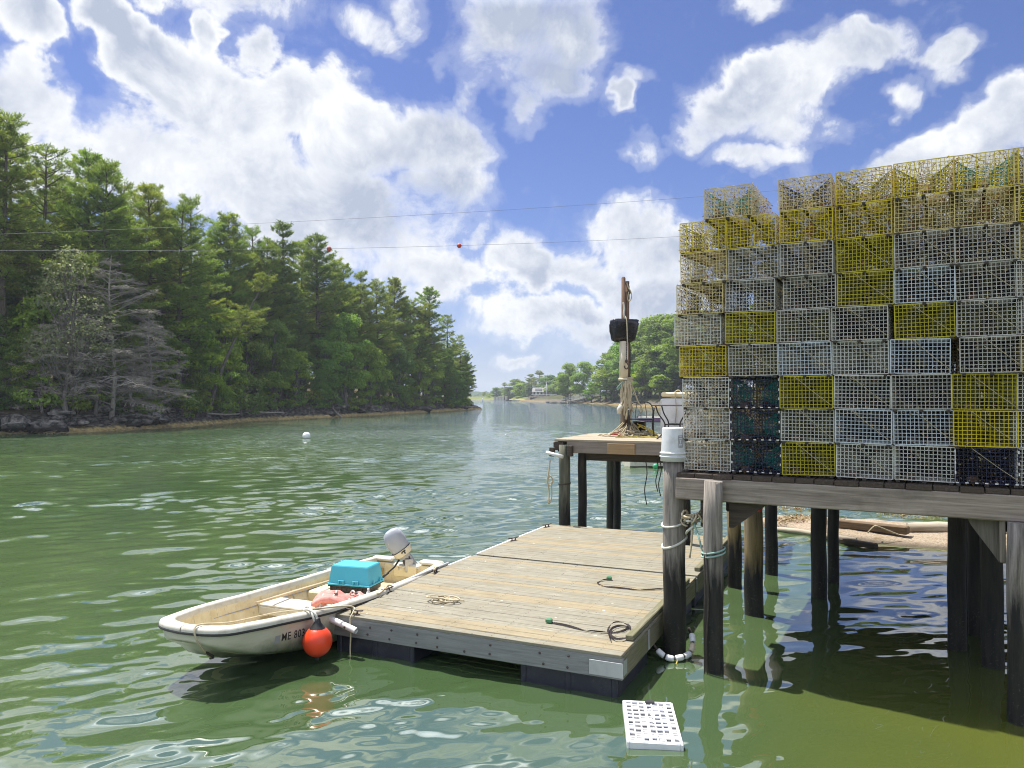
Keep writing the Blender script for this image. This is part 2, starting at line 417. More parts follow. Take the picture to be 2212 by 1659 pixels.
def wire_material(name,c1,c2,rust):
    m,t=material(name); o=t.obj()
    oi=t.n('ShaderNodeObjectInfo').outputs['Random']
    n=t.noise(o,4,4,0.6); n2=t.noise(o,30,3,0.6)
    c=t.mix(t.mr(n,0.4,0.65),c1,c2)
    c=t.mix(t.mr(n2,0.6,0.72,0,0.6),c,rust)
    t.out(t.bsdf(c,0.55,spec=0.35)); return m
W={
 'yellow':wire_material('yellow_vinyl_wire',(0.70,0.56,0.016,1),(0.56,0.45,0.02,1),(0.34,0.26,0.06,1)),
 'olive':wire_material('yellow_green_vinyl_wire',(0.55,0.47,0.03,1),(0.40,0.37,0.03,1),(0.22,0.22,0.06,1)),
 'grey':wire_material('grey_vinyl_wire',(0.55,0.54,0.49,1),(0.42,0.41,0.36,1),(0.24,0.21,0.15,1)),
 'white':wire_material('white_vinyl_wire',(0.66,0.66,0.61,1),(0.53,0.53,0.48,1),(0.34,0.30,0.22,1)),
 'blue':wire_material('pale_blue_grey_vinyl_wire',(0.60,0.66,0.72,1),(0.50,0.56,0.60,1),(0.28,0.28,0.26,1)),
 'tan':wire_material('tan_vinyl_wire',(0.64,0.53,0.22,1),(0.52,0.42,0.19,1),(0.30,0.2,0.11,1)),
 'navy':wire_material('black_vinyl_wire',(0.010,0.014,0.044,1),(0.016,0.020,0.05,1),(0.04,0.04,0.04,1)),
}
NETM={'black':mat_paint('black_net_twine',(0.02,0.022,0.035,1),0.9,spec=0.1),'green':mat_paint('teal_net_twine',(0.03,0.22,0.19,1),0.9,spec=0.1),
 'white':mat_paint('pale_net_twine',(0.42,0.40,0.33,1),0.9,spec=0.1),
 'olive':mat_paint('olive_net_twine',(0.16,0.16,0.05,1),0.9,spec=0.1),
 'orange':mat_paint('orange_net_twine',(0.34,0.13,0.04,1),0.9,spec=0.1)}
def weed_material():
    m,t=material('dried_weed'); rv=t.attr()
    r=t.n('ShaderNodeValToRGB'); t.l(rv,r.inputs[0])
    e=r.color_ramp.elements; e[0].position=0; e[0].color=(0.50,0.42,0.27,1); e[1].position=1; e[1].color=(0.12,0.085,0.05,1)
    a=e.new(0.35); a.color=(0.62,0.55,0.38,1); a=e.new(0.6); a.color=(0.36,0.27,0.10,1); a=e.new(0.8); a.color=(0.24,0.09,0.05,1)
    d=t.n('ShaderNodeBsdfDiffuse'); t.l(r.outputs[0],d.inputs[0]); tr=t.n('ShaderNodeBsdfTranslucent'); t.l(r.outputs[0],tr.inputs[0])
    mx=t.n('ShaderNodeMixShader'); mx.inputs[0].default_value=0.35; t.l(d.outputs[0],mx.inputs[1]); t.l(tr.outputs[0],mx.inputs[2]); t.out(mx.outputs[0]); return m
M['weed']=weed_material()

# ------------------------------------------------------------------ camera
cam=bpy.data.cameras.new('camera'); cam.sensor_width=36; cam.lens=36*F/2212; cam.clip_start=0.1; cam.clip_end=6000
co=bpy.data.objects.new('camera',cam); COL.objects.link(co)
co.location=(0,0,CAMH); co.rotation_euler=(R(90)+PITCH,0,0); scn.camera=co
scn.view_settings.view_transform='Standard'; scn.view_settings.look='None'; scn.view_settings.gamma=1; scn.view_settings.exposure=0.70
scn.cycles.use_denoising=True; scn.cycles.filter_width=1.05; scn.cycles.use_adaptive_sampling=False
scn.cycles.max_bounces=10; scn.cycles.diffuse_bounces=3; scn.cycles.glossy_bounces=4; scn.cycles.transmission_bounces=4; scn.cycles.transparent_max_bounces=6
scn.cycles.sample_clamp_indirect=6.0; scn.cycles.caustics_reflective=False; scn.cycles.caustics_refractive=False

# ------------------------------------------------------------------ sun and sky
SUN_EL=R(67); SUN_DIR=Vector((-0.74,0.67,0)).normalized()*math.cos(SUN_EL)+Vector((0,0,math.sin(SUN_EL)))
sl=bpy.data.lights.new('sun','SUN'); sl.energy=5.0; sl.angle=R(0.55); sl.color=(1.0,0.95,0.86)
so=bpy.data.objects.new('sun',sl); COL.objects.link(so); so.rotation_euler=(-SUN_DIR).to_track_quat('-Z','Y').to_euler(); so.location=(-20,30,60)

world=bpy.data.worlds.new('World'); scn.world=world; world.use_nodes=True
def build_sky():
    t=NT(world.node_tree)
    sky=t.n('ShaderNodeTexSky'); sky.sky_type='NISHITA'; sky.sun_disc=False
    sky.sun_elevation=SUN_EL; sky.sun_rotation=math.atan2(SUN_DIR.x,SUN_DIR.y)
    sky.altitude=0; sky.air_density=1.0; sky.dust_density=0.6; sky.ozone_density=2.6
    D=t.n('ShaderNodeTexCoord').outputs['Generated']
    x,y,z=t.sep(D)
    az=t.m('ARCTAN2',x,y); el=t.m('ARCSINE',z)
    cv=t.n('ShaderNodeCombineXYZ'); t.l(az,cv.inputs[0]); t.l(el,cv.inputs[1]); P0=cv.outputs[0]
    # uneven edges: warp the sky position before the cloud masses are looked up
    wn=t.noise(D,9,4,0.6,color=True)
    P=t.vm('ADD',P0,t.vm('MULTIPLY',t.vm('SUBTRACT',wn,(0.5,0.5,0.5)),(0.11,0.11,0)))
    def pe(px,py):
        d=ray(px,py).normalized(); return math.atan2(d.x,d.y),math.asin(d.z)
    blobs=[ # display x, y, half width, half height, rotation, weight
     (40,50,85,75,0,.9),(235,50,85,75,0,1.0),(25,235,105,110,0,1.1),(80,360,150,110,0,.9),(330,140,140,95,20,1.2),(455,45,32,50,10,.75),(540,90,48,55,15,.85),
     (470,215,210,130,25,1.35),(640,230,150,95,20,1.2),(725,195,70,70,0,.8),(330,330,170,120,0,.95),(560,380,230,120,15,1.2),(760,320,150,110,0,1.25),
     (900,330,110,90,0,1.1),(985,330,80,85,0,1.0),(1000,410,65,60,0,.8),(720,430,280,70,10,.95),(900,430,150,60,0,.8),(450,430,180,70,10,.6),
     (1120,60,130,100,0,1.2),(1210,60,115,110,0,1.2),(1180,170,100,70,0,1.0),(1135,225,50,50,0,.75),(1010,110,50,60,30,.5),(1005,200,25,50,10,.45),
     (1338,195,32,42,0,.85),(1370,160,35,22,20,.4),(800,45,70,36,20,.42),(880,20,35,40,0,.32),(1650,15,60,28,0,.5),
     (1600,200,115,80,-10,1.1),(1720,180,140,85,-10,1.2),(1850,130,120,55,-15,1.0),(2050,100,85,45,-10,.95),(1700,260,90,55,20,.8),(1545,250,60,55,0,.7),
     (1500,290,42,36,0,.55),(1610,335,80,28,5,.62),(1700,330,60,30,0,.5),(1945,215,38,30,0,.6),(2040,160,50,30,0,.4),(1400,310,36,36,0,.42),
     (2110,295,220,75,-22,1.3),(2200,235,110,80,-20,1.0),(1950,350,170,45,-20,1.0),(2230,380,250,90,0,1.2),
     (1030,510,26,30,0,.7),(1110,555,75,60,0,1.0),(1165,590,60,60,0,.9),(1370,480,80,55,10,.8),(1440,540,110,60,0,.75),(1300,600,150,45,5,.5),
     (1420,640,130,55,0,.7),(1240,690,180,40,3,.5),(1330,740,160,40,0,.6),(1060,670,70,30,0,.4),(1110,775,40,14,0,.5),(1080,710,90,26,0,.35),
     (960,600,180,70,0,.35),(760,500,260,80,0,.85),(1000,590,120,60,0,.6),(640,560,200,60,0,.6),(300,560,260,80,0,.5),
     # masses above and beside the frame, seen only mirrored in the water
     (300,-150,420,150,0,1.2),(-200,-150,300,160,0,1.2),(900,-230,230,110,0,.9),(1500,-170,200,80,0,.8),(2050,-130,240,90,0,1.0),(-350,150,260,160,0,1.0),(-300,520,240,120,0,.8),(2600,150,260,160,0,1.0),(2700,560,260,110,0,.7),(700,-480,420,150,0,.9),(1700,-520,420,150,0,.8)]
    Mx=None
    for (px,py,rx,ry,rot,w) in blobs:
        a,e=pe(px,py); a2,_=pe(px+10,py); _,e2=pe(px,py+10)
        kx=abs(a2-a)/10; ky=abs(e2-e)/10
        mp=t.n('ShaderNodeMapping',vector_type='TEXTURE'); t.l(P,mp.inputs[0])
        mp.inputs['Location'].default_value=(a,e,0); mp.inputs['Rotation'].default_value=(0,0,R(-rot)); mp.inputs['Scale'].default_value=(rx*kx*1.12,ry*ky*1.12,1)
        q=t.vm('DOT_PRODUCT',mp.outputs[0],mp.outputs[0])
        w=min(1.25,w+.12); b=t.m('MULTIPLY_ADD',q,-w,w)
        Mx=b if Mx is None else t.m('SMOOTH_MAX',Mx,b,0.25)
    gen=t.mr(t.noise(D,2.3,3,0.55),0.42,0.60,-0.6,0.8)
    away=t.mr(el,0.52,0.75); back=t.mr(y,0.35,-0.1)
    Mx=t.m('MAXIMUM',Mx,t.m('SUBTRACT',gen,t.m('MULTIPLY_ADD',t.m('MAXIMUM',away,back),-1.2,1.2)))
    Mx=t.m('MAXIMUM',Mx,-0.6)
    soft=t.mr(t.noise(D,3.7,3,0.5),0.40,0.60,0.40,1.15)
    n1=t.noise(D,13,9,0.64,0.3)
    sd=t.vm('ADD',D,tuple(SUN_DIR*0.022)); n2=t.noise(sd,13,6,0.64,0.3)
    nb=t.noise(D,5.0,4,0.55)
    fine=t.m('SUBTRACT',n1,0.5); D1=t.m('ADD',Mx,t.m('MULTIPLY',fine,2.7))
    alpha=t.m('MAXIMUM',t.mr(D1,-0.08,soft,0,1,'SMOOTHSTEP'),t.mr(D1,-0.45,0.20,0,0.20,'SMOOTHSTEP'))
    relief=t.m('SUBTRACT',n2,n1)
    big=t.m('SUBTRACT',t.noise(t.vm('ADD',D,tuple((SUN_DIR*0.4+Vector((0,0,0.6)))*0.055)),5.0,4,0.55),nb)
    thick=t.mr(D1,0.28,1.05,0,1,'SMOOTHSTEP')
    sh=t.m('MULTIPLY',thick,t.mr(nb,0.35,0.60,0.06,1.0))
    sh=t.m('ADD',sh,t.m('MULTIPLY',t.m('MULTIPLY',fine,-0.5),thick))
    sh=t.m('ADD',sh,t.m('ADD',t.m('MULTIPLY',relief,1.8),t.m('MULTIPLY',t.m('MULTIPLY',big,2.6),thick)))
    lowsun=t.mr(el,0.0,0.30,0.30,0.0)
    sh=t.m('ADD',sh,t.m('MULTIPLY',lowsun,thick),clamp=True)
    ccol=t.mix(sh,(0.625,0.637,0.655,1),(0.31,0.35,0.44,1))
    ccol=t.vm('SCALE',ccol,scale=t.m('MAXIMUM',t.m('MULTIPLY_ADD',t.m('MULTIPLY',t.mr(el,0.47,0.56,0.0,2.3),t.mr(el,0.72,0.86,1.0,0.0)),t.mr(y,0.1,0.35),1.0),t.mr(y,0.25,-0.25,1.0,2.0)))  # unseen clouds brightened: added fill from behind, stronger mirroring from above
    # blue of the open sky
    sk=sky.outputs[0]
    sk=t.mix(1.0,sk,(0.84,0.88,1.27,1),'MULTIPLY')
    hz=t.mr(el,0.0,0.20,0.55,0.0,'SMOOTHSTEP')
    bg1=t.n('ShaderNodeBackground'); t.l(sk,bg1.inputs[0]); bg1.inputs[1].default_value=0.061
    bg2=t.n('ShaderNodeBackground'); t.l(ccol,bg2.inputs[0]); bg2.inputs[1].default_value=1.0
    bg3=t.n('ShaderNodeBackground'); bg3.inputs[0].default_value=(0.35,0.43,0.58,1); bg3.inputs[1].default_value=1.0
    m0=t.n('ShaderNodeMixShader'); t.l(hz,m0.inputs[0]); t.l(bg1.outputs[0],m0.inputs[1]); t.l(bg3.outputs[0],m0.inputs[2])
    mx=t.n('ShaderNodeMixShader'); t.l(alpha,mx.inputs[0]); t.l(m0.outputs[0],mx.inputs[1]); t.l(bg2.outputs[0],mx.inputs[2])
    o=t.n('ShaderNodeOutputWorld'); t.l(mx.outputs[0],o.inputs[0])
    world.cycles.sampling_method='MANUAL'; world.cycles.sample_map_resolution=512
build_sky()

# ------------------------------------------------------------------ water
def build_water():
    def grow(start,end,d0,k):
        out=[start]; d=d0
        while out[-1]<end:
            out.append(out[-1]+d); d*=k
        return out
    ys=[-30,-20,-12,-7,-3,0,2,3.5,4.5]
    y=5.0
    while y<700:
        ys.append(y); y+=max(0.034,0.0034*(y**1.18)*(1 if y<60 else (y/60)**0.6))
    ys+= [800,1000,1300,1800,2500]
    xp=grow(9.0,112,0.038,1.09); xn=[-q for q in grow(11.0,112,0.038,1.09)]
    us=np.array(sorted(set(xn+list(np.arange(-11.0,9.0,0.036))+xp))); ys=np.array(ys)
    U,Y=np.meshgrid(us,ys); spread=1+np.maximum(0,np.minimum(Y,150)-8)/11.0; X=U*spread
    SP=np.maximum(np.broadcast_to(np.gradient(us),X.shape)*spread*0.8,np.broadcast_to(np.gradient(ys)[:,None],X.shape))
    r=np.random.default_rng(5)
    Z=np.zeros_like(X)
    # patches of wind: slow variation of the ripple height
    patch=np.zeros_like(X)
    for i in range(9):
        a=r.uniform(0,2*np.pi); k=2*np.pi/r.uniform(5,26); patch+=np.sin(k*(np.cos(a)*X+1.3*np.sin(a)*Y)+r.uniform(0,6.28))
    patch=np.clip(0.75+0.22*patch,0.25,1.5)
    ss=lambda v,a,b: np.clip((v-a)/(b-a),0,1)**2*(3-2*np.clip((v-a)/(b-a),0,1))
    calm=(ss(Y,6.8,12.0)*0.58+0.42)*(1+1.7*ss(Y,12,34))
    calm=calm*(1-0.45*ss(X,0.2,1.6)*(1-ss(Y,8.6,10.5)))
    NC=110
    lam=np.exp(r.uniform(np.log(0.165),np.log(1.8),NC))
    for i in range(NC):
        L=lam[i]; k=2*np.pi/L
        th=np.radians(-70+r.normal(0,24)) if L<1.2 else np.radians(-68+r.normal(0,32))
        s=0.0142 if L<0.75 else 0.0085
        A=s/k*1.35
        w=np.clip((L/(SP*2.8))-0.6,0,1)
        am=patch*calm if L<0.7 else (0.35+0.65*calm)*(0.6+0.4*patch)
        ph=k*(np.cos(th)*X+np.sin(th)*Y)+r.uniform(0,6.28)+0.9*np.sin(0.37*X+0.29*Y+i)
        Z+=A*w*am*(np.sin(ph)+0.18*np.cos(2*ph))
    V=np.stack([X,Y,Z],-1).reshape(-1,3)
    ny,nx=X.shape; I=np.arange(ny*nx).reshape(ny,nx)
    Fc=np.stack([I[:-1,:-1],I[:-1,1:],I[1:,1:],I[1:,:-1]],-1).reshape(-1,4)
    m,t=material('sea_water'); p=t.pos(); x,y,z=t.sep(p)
    big=t.noise(t.mapv(p,scale=(0.10,0.06,0)),1.0,4,0.55)
    sh=t.noise(t.mapv(p,scale=(0.45,0.4,0)),1.0,3,0.5)
    deep=t.mix(t.mr(big,0.38,0.62),(0.046,0.083,0.033,1),(0.070,0.109,0.044,1))
    # shallow yellow-green water over the mud beside the wharf
    q=t.m('ADD',t.m('MULTIPLY',x,0.55),t.m('MULTIPLY',y,-0.32))
    fac=t.m('MULTIPLY',t.mr(t.m('ADD',q,t.m('MULTIPLY',sh,1.6)),-0.6,1.6),t.mr(y,24,14))
    c=t.mix(fac,deep,(0.098,0.108,0.014,1))
    far=t.mr(y,40,160); c=t.mix(far,c,(0.025,0.060,0.055,1))
    d1=t.mapv(p,scale=(5.5,10,1),rot=(0,0,R(14))); d2=t.mapv(p,scale=(1.6,3.4,1),rot=(0,0,R(-8)))
    f1=t.noise(d1,1.0,3,0.5); f2=t.noise(d2,1.0,3,0.5)
    gust=t.mr(t.noise(t.mapv(p,scale=(0.05,0.11,1)),1.0,3,0.55),0.4,0.62,0.35,1.0)
    s1=t.m('MULTIPLY',t.mr(y,12,35,0.0,0.25),gust); s2=t.m('MULTIPLY',t.mr(y,24,60,0.0,1.0),t.mr(gust,0.35,1.0,0.6,1.0))
    nb=t.bump(f1,s1,0.05); nb2=t.bump(f2,s2,0.22,nb)
    sh_=t.bsdf(c,0.025,spec=0.5,normal=nb2,IOR=2.8)
    t.out(sh_)
    me=np_mesh('water',V,Fc,m,smooth=True)
    o=link('water',me); tag(o,kind='structure')
build_water()

# ------------------------------------------------------------------ land
def sdist(poly,X,Y):
    """signed distance to a closed polygon, positive inside"""
    P=np.array(poly); n=len(P); d=np.full(X.shape,1e9); ins=np.zeros(X.shape,bool)
    for i in range(n):
        a=P[i]; b=P[(i+1)%n]; e=b-a
        wx=X-a[0]; wy=Y-a[1]; tt=np.clip((wx*e[0]+wy*e[1])/(e@e),0,1)
        d=np.minimum(d,np.hypot(wx-tt*e[0],wy-tt*e[1]))
        c=((a[1]>Y)!=(b[1]>Y))&(X<(b[0]-a[0])*(Y-a[1])/(b[1]-a[1]+1e-12)+a[0]); ins^=c
    return np.where(ins,d,-d)
SHORE_L=[(-75,20),(-52,40),(-43,54.6),(-40.7,61),(-36.5,63.5),(-33.7,69.5),(-32.1,75.8),(-31.4,92.3),(-24.1,112.8),(-17,137.2),(-10.4,163.8),(-6.9,175),(-9,186),(-30,215),(-80,245)]
POLY_L=SHORE_L+[(-260,260),(-300,20)]
SHORE_R=[(70,55),(52,80),(42,120),(36.4,150),(36.2,175),(35.9,203),(32.5,231),(31.2,282),(23.2,339),(12.7,391),(2,450)]
POLY_R=SHORE_R[::-1]+[(160,55),(260,200),(260,450)]
SHORE_F=[(-330,560),(-120,600),(-40,590),(2,560),(60,540)]
POLY_F=SHORE_F[::-1]+[(-400,760),(300,760),(300,440)]
def vnoise(X,Y,seed,scale):
    r=np.random.default_rng(seed); out=0
    for i in range(10):
        a=r.uniform(0,6.28); k=scale*r.uniform(0.5,2.2); out=out+np.sin(k*(np.cos(a)*X+np.sin(a)*Y)+r.uniform(0,6.28))
    return out/4.5
def hl(X,Y):
    d=sdist(POLY_L,X,Y)
    z=np.interp(d,[-4,-0.3,0.5,1.8,2.6,4.5,9,20,45,90],[-1.2,-0.12,0.25,0.75,1.5,2.0,2.7,5.0,9.5,12])
    rough=np.clip((d+0.5)/1.0,0,1)
    return z+vnoise(X,Y,3,1.2)*0.16*rough+(vnoise(X,Y,4,4.2)*0.16+np.abs(vnoise(X,Y,6,2.6))*0.28)*rough*np.clip((6-d)/4,0.15,1)
def hr(X,Y):
    d=sdist(POLY_R,X,Y)
    z=np.interp(d,[-5,-0.3,2.5,4.5,6,12,40],[-1.0,-0.1,0.45,0.9,2.2,3.2,6.0])
    return z+vnoise(X,Y,8,0.8)*0.18*np.clip((d+0.5)/1.5,0,1)
def hf(X,Y):
    d=sdist(POLY_F,X,Y); return np.interp(d,[-8,0,8,40],[-1,0.05,1.1,2.6])+vnoise(X,Y,12,0.12)*0.25*np.clip(d/8,0,1)
def land_material(name,weed_z,rock_z,topc,topc2,weedc=(0.55,0.42,0.18,1),rockc=(0.028,0.026,0.024,1)):
    m,t=material(name); p=t.pos(); z=t.sep(p)[2]
    n=t.noise(p,0.55,6,0.65); n2=t.noise(p,2.4,6,0.7); n3=t.noise(t.mapv(p,scale=(1,1,4)),1.6,5,0.7)
    zz=t.m('ADD',z,t.m('MULTIPLY',t.m('SUBTRACT',n2,0.5),0.7))
    top=t.mix(t.mr(n,0.40,0.62),topc,topc2)
    top=t.mix(t.mr(n2,0.5,0.7,0,0.7),top,tuple(q*0.4 for q in topc[:3])+(1,))
    rock=t.mix(t.mr(n3,0.45,0.68),rockc,(0.24,0.22,0.19,1))
    c=t.mix(t.mr(zz,rock_z,rock_z+0.5),t.mix(t.mr(zz,weed_z-0.05,weed_z+0.18),t.mix(t.mr(n2,0.4,0.6),weedc,tuple(q*0.5 for q in weedc[:3])+(1,)),rock),top)
    t.out(t.bsdf(c,0.9,spec=0.15,normal=t.bump(n2,0.9,0.25))); return m
def strip(shore,hfun,offs,step,flip=1):
    P=[Vector((*p,0)) for p in shore]; pts=[]
    for a,b in zip(P[:-1],P[1:]):
        k=max(1,int((b-a).length/step))
        for i in range(k): pts.append(a+(b-a)*(i/k))
    pts.append(P[-1])
    # round the corners a little
    for _ in range(3): pts=[pts[0]]+[(pts[i-1]+pts[i]*2+pts[i+1])/4 for i in range(1,len(pts)-1)]+[pts[-1]]
    X=[];Y=[]
    for i,p in enumerate(pts):
        tdir=(pts[min(i+3,len(pts)-1)]-pts[max(i-3,0)]).normalized(); nrm=Vector((-tdir.y,tdir.x,0))*flip
        for o in offs: X.append(p.x+nrm.x*o); Y.append(p.y+nrm.y*o)
    X=np.array(X);Y=np.array(Y);Z=hfun(X,Y); n=len(offs); I=np.arange(len(X)).reshape(-1,n)
    Fc=np.stack([I[:-1,:-1],I[1:,:-1],I[1:,1:],I[:-1,1:]],-1).reshape(-1,4)
    if flip<0: Fc=Fc[:,::-1]
    return np.stack([X,Y,Z],-1),Fc
def inner(poly,hfun,step,dmin):
    P=np.array(poly); xs=np.arange(P[:,0].min(),P[:,0].max(),step); ys=np.arange(P[:,1].min(),P[:,1].max(),step)
    X,Y=np.meshgrid(xs,ys); d=sdist(poly,X,Y); Z=hfun(X,Y)-0.25; I=np.arange(X.size).reshape(X.shape)
    ok=(d>dmin); ok=ok[:-1,:-1]&ok[1:,:-1]&ok[:-1,1:]&ok[1:,1:]
    Fc=np.stack([I[:-1,:-1],I[:-1,1:],I[1:,1:],I[1:,:-1]],-1)[ok]
    return np.stack([X.ravel(),Y.ravel(),Z.ravel()],-1),Fc
def land(name,shore,poly,hfun,mat,offs,step,istep,dmin,flip):
    V1,F1=strip(shore,hfun,offs,step,flip); V2,F2=inner(poly,hfun,istep,dmin)
    me=np_mesh(name,np.concatenate([V1,V2]),np.concatenate([F1,F2+len(V1)]),mat,smooth=False)
    return tag(link(name,me),kind='structure')
land('river_bank',SHORE_L,POLY_L,hl,land_material('wooded_bank_ground',0.30,1.35,(0.10,0.065,0.038,1),(0.05,0.06,0.02,1)),
     [-3,-1.5,-.6,-.2,.1,.35,.6,.85,1.1,1.4,1.7,2.0,2.3,2.6,3.0,3.6,4.4,5.5,7,9],0.55,3.0,5.0,1)
land('far_river_bank',SHORE_R,POLY_R,hr,land_material('right_bank_ground',0.55,1.3,(0.08,0.07,0.035,1),(0.06,0.09,0.02,1),(0.27,0.20,0.09,1),(0.07,0.06,0.05,1)),
     [-4,-2,-.6,0,.6,1.2,1.9,2.6,3.4,4.2,5,5.6,6.4,8,11],1.6,5.0,7.0,-1)
land('marsh_shore',SHORE_F,POLY_F,hf,land_material('marsh_ground',0.25,0.35,(0.17,0.19,0.05,1),(0.11,0.15,0.035,1),(0.30,0.22,0.09,1),(0.16,0.15,0.06,1)),
     [-8,-3,0,2,5,9,14,22],6.0,14.0,14.0,1)

# ------------------------------------------------------------------ trees
def bark(name,c1,c2):
    m,t=material(name); o=t.obj(); n=t.noise(t.mapv(o,scale=(6,6,1.0)),2.0,5,0.65)
    t.out(t.bsdf(t.mix(t.mr(n,0.35,0.65),c1,c2),0.95,spec=0.1,normal=t.bump(n,0.8,0.03))); return m
M['bark']=bark('pine_bark',(0.060,0.048,0.040,1),(0.145,0.12,0.10,1))
M['bark_grey']=bark('grey_bark',(0.10,0.09,0.08,1),(0.22,0.20,0.18,1))
M['bark_dead']=bark('dead_bark',(0.24,0.21,0.18,1),(0.46,0.42,0.37,1))
M['needle']=mat_leaf('pine_needles',(0.22,0.32,0.060,1),(0.37,0.43,0.070,1),(0.052,0.105,0.032,1),0.55)
M['needle_dark']=mat_leaf('dark_needles',(0.16,0.25,0.062,1),(0.26,0.33,0.07,1),(0.042,0.085,0.028,1),0.5)
M['needle_far']=mat_leaf('far_needles',(0.045,0.08,0.03,1),(0.07,0.11,0.04,1),(0.022,0.045,0.02,1),0.35)
M['leaf']=mat_leaf('green_leaves',(0.25,0.39,0.070,1),(0.38,0.50,0.09,1),(0.070,0.15,0.040,1),0.55)
M['leaf_bright']=mat_leaf('bright_leaves',(0.40,0.54,0.060,1),(0.54,0.64,0.09,1),(0.14,0.27,0.040,1),0.55,0.12)
M['leaf_pale']=mat_leaf('pale_sparse_leaves',(0.22,0.25,0.13,1),(0.30,0.32,0.18,1),(0.12,0.13,0.075,1),0.4,0.12)
M['leaf_deep']=mat_leaf('deep_green_leaves',(0.15,0.29,0.070,1),(0.25,0.38,0.085,1),(0.042,0.10,0.034,1),0.5)

def blades(C,Dv,L,Wd,r):
    """narrow triangles starting at C, pointing along Dv"""
    n=len(C); side=np.cross(Dv,r.normal(size=(n,3))); side/=np.linalg.norm(side,axis=1,keepdims=True)+1e-9
    a=C-side*Wd[:,None]*0.5; b=C+side*Wd[:,None]*0.5; m=C+Dv*(L*0.55)[:,None]+side*Wd[:,None]*0.6; m2=C+Dv*(L*0.55)[:,None]-side*Wd[:,None]*0.6; e=C+Dv*L[:,None]
    V=np.stack([C,m,e,m2],1).reshape(-1,3); Fc=np.arange(4*n).reshape(n,4); return V,Fc
def pine_meshes(seed,H=24.0,z0=0.28,Rm=3.6,dens=1.0,mat='needle',barkm='bark',lean=0.0,tufts=1.0,flat=0.6,barew=0.0):
    r=np.random.default_rng(seed); random.seed(seed)
    w=MB(); pts=[]; a0=r.uniform(0,6.28)
    for i in range(13):
        u=i/12; pts.append(Vector((lean*H*u*0.45*u**0.3+0.18*math.sin(3*u+a0),0.18*math.cos(4*u+a0),H*u*(1-0.08*lean))))
    rad=[0.30*(H/24)*(1-i/12)**0.85+0.025 for i in range(13)]
    w.tube(pts,rad,8,jitter=0.06)
    def at(z):
        u=min(max(z/H,0),1)*12; i=min(int(u),11); return pts[i].lerp(pts[i+1],u-i)
    TC=[];TD=[];TB=[]
    z=z0*H; az=r.uniform(0,6.28)
    gaps=[r.uniform(z0,1) for _ in range(4)]
    while z<H*0.985:
        u=(z-z0*H)/(H*(1-z0)); nb=r.integers(3,6)
        if any(abs(z/H-g)<0.012 for g in gaps): z+=0.8; continue
        for k in range(nb):
            az+=2.4+r.uniform(-0.5,0.5)
            prof=(min(1.0,0.55+u*2.2) if u<0.22 else 1.0)*(1-u)**0.55
            L=Rm*prof*r.uniform(0.45,1.22)+0.45*min(1,(1-u)*5+0.2)
            if r.random()<0.1: L*=0.45
            up=-0.05+0.75*u**1.4+r.uniform(-0.12,0.12)
            d=Vector((math.cos(az),math.sin(az),up)).normalized(); b=at(z+r.uniform(-.2,.2))
            curve=0.10+0.10*r.random()
            P=lambda s: b+d*(L*s)+Vector((0,0,curve*L*s*s))
            w.tube([P(0),P(.35),P(.7),P(1)],[0.05*L/3+.02,0.035*L/3+.015,.02,.008],4,caps=False,smooth=False)
            sd=Vector((-d.y,d.x,0)).normalized()
            if r.random()<barew: continue
            nt=int((6+13*L)*dens); br_=r.random()
            for _ in range(nt):
                s=0.28+0.74*r.random()**0.75
                wd=(0.34*L*(1.1-s)+0.22)
                o=r.normal()*wd*0.62
                c=P(s)+sd*o+Vector((0,0,abs(r.normal())*0.07+0.05*abs(o)))
                TC.append(c); TB.append(br_); TD.append((d*0.8+sd*np.sign(o)*min(abs(o),.5)*1.1))
                if r.random()<0.12: w.tube([P(max(0,s-.12)),c],[.012,.006],3,caps=False,smooth=False)
        z+=r.uniform(0.42,0.80)*(H/24)**0.5
    TC=np.array([tuple(q) for q in TC]);TD=np.array([tuple(q) for q in TD])
    nbld=int(9*tufts); C=np.repeat(TC,nbld,0); D=np.repeat(TD,nbld,0)
    Dv=D*0.55+r.normal(size=C.shape)*np.array([0.75,0.75,flat]); Dv[:,2]+=0.35; Dv/=np.linalg.norm(Dv,axis=1,keepdims=True)+1e-9
    n=len(C); V,Fc=blades(C+r.normal(size=C.shape)*0.06,Dv,r.uniform(0.20,0.42,n),r.uniform(0.032,0.066,n),r)
    rn=np.repeat(0.6*np.array(TB)+0.25*r.random(len(TC)),nbld)+0.15*r.random(n)
    return w.mesh('trunk',M[barkm]), np_mesh('crown',V,Fc,M[mat],rn)
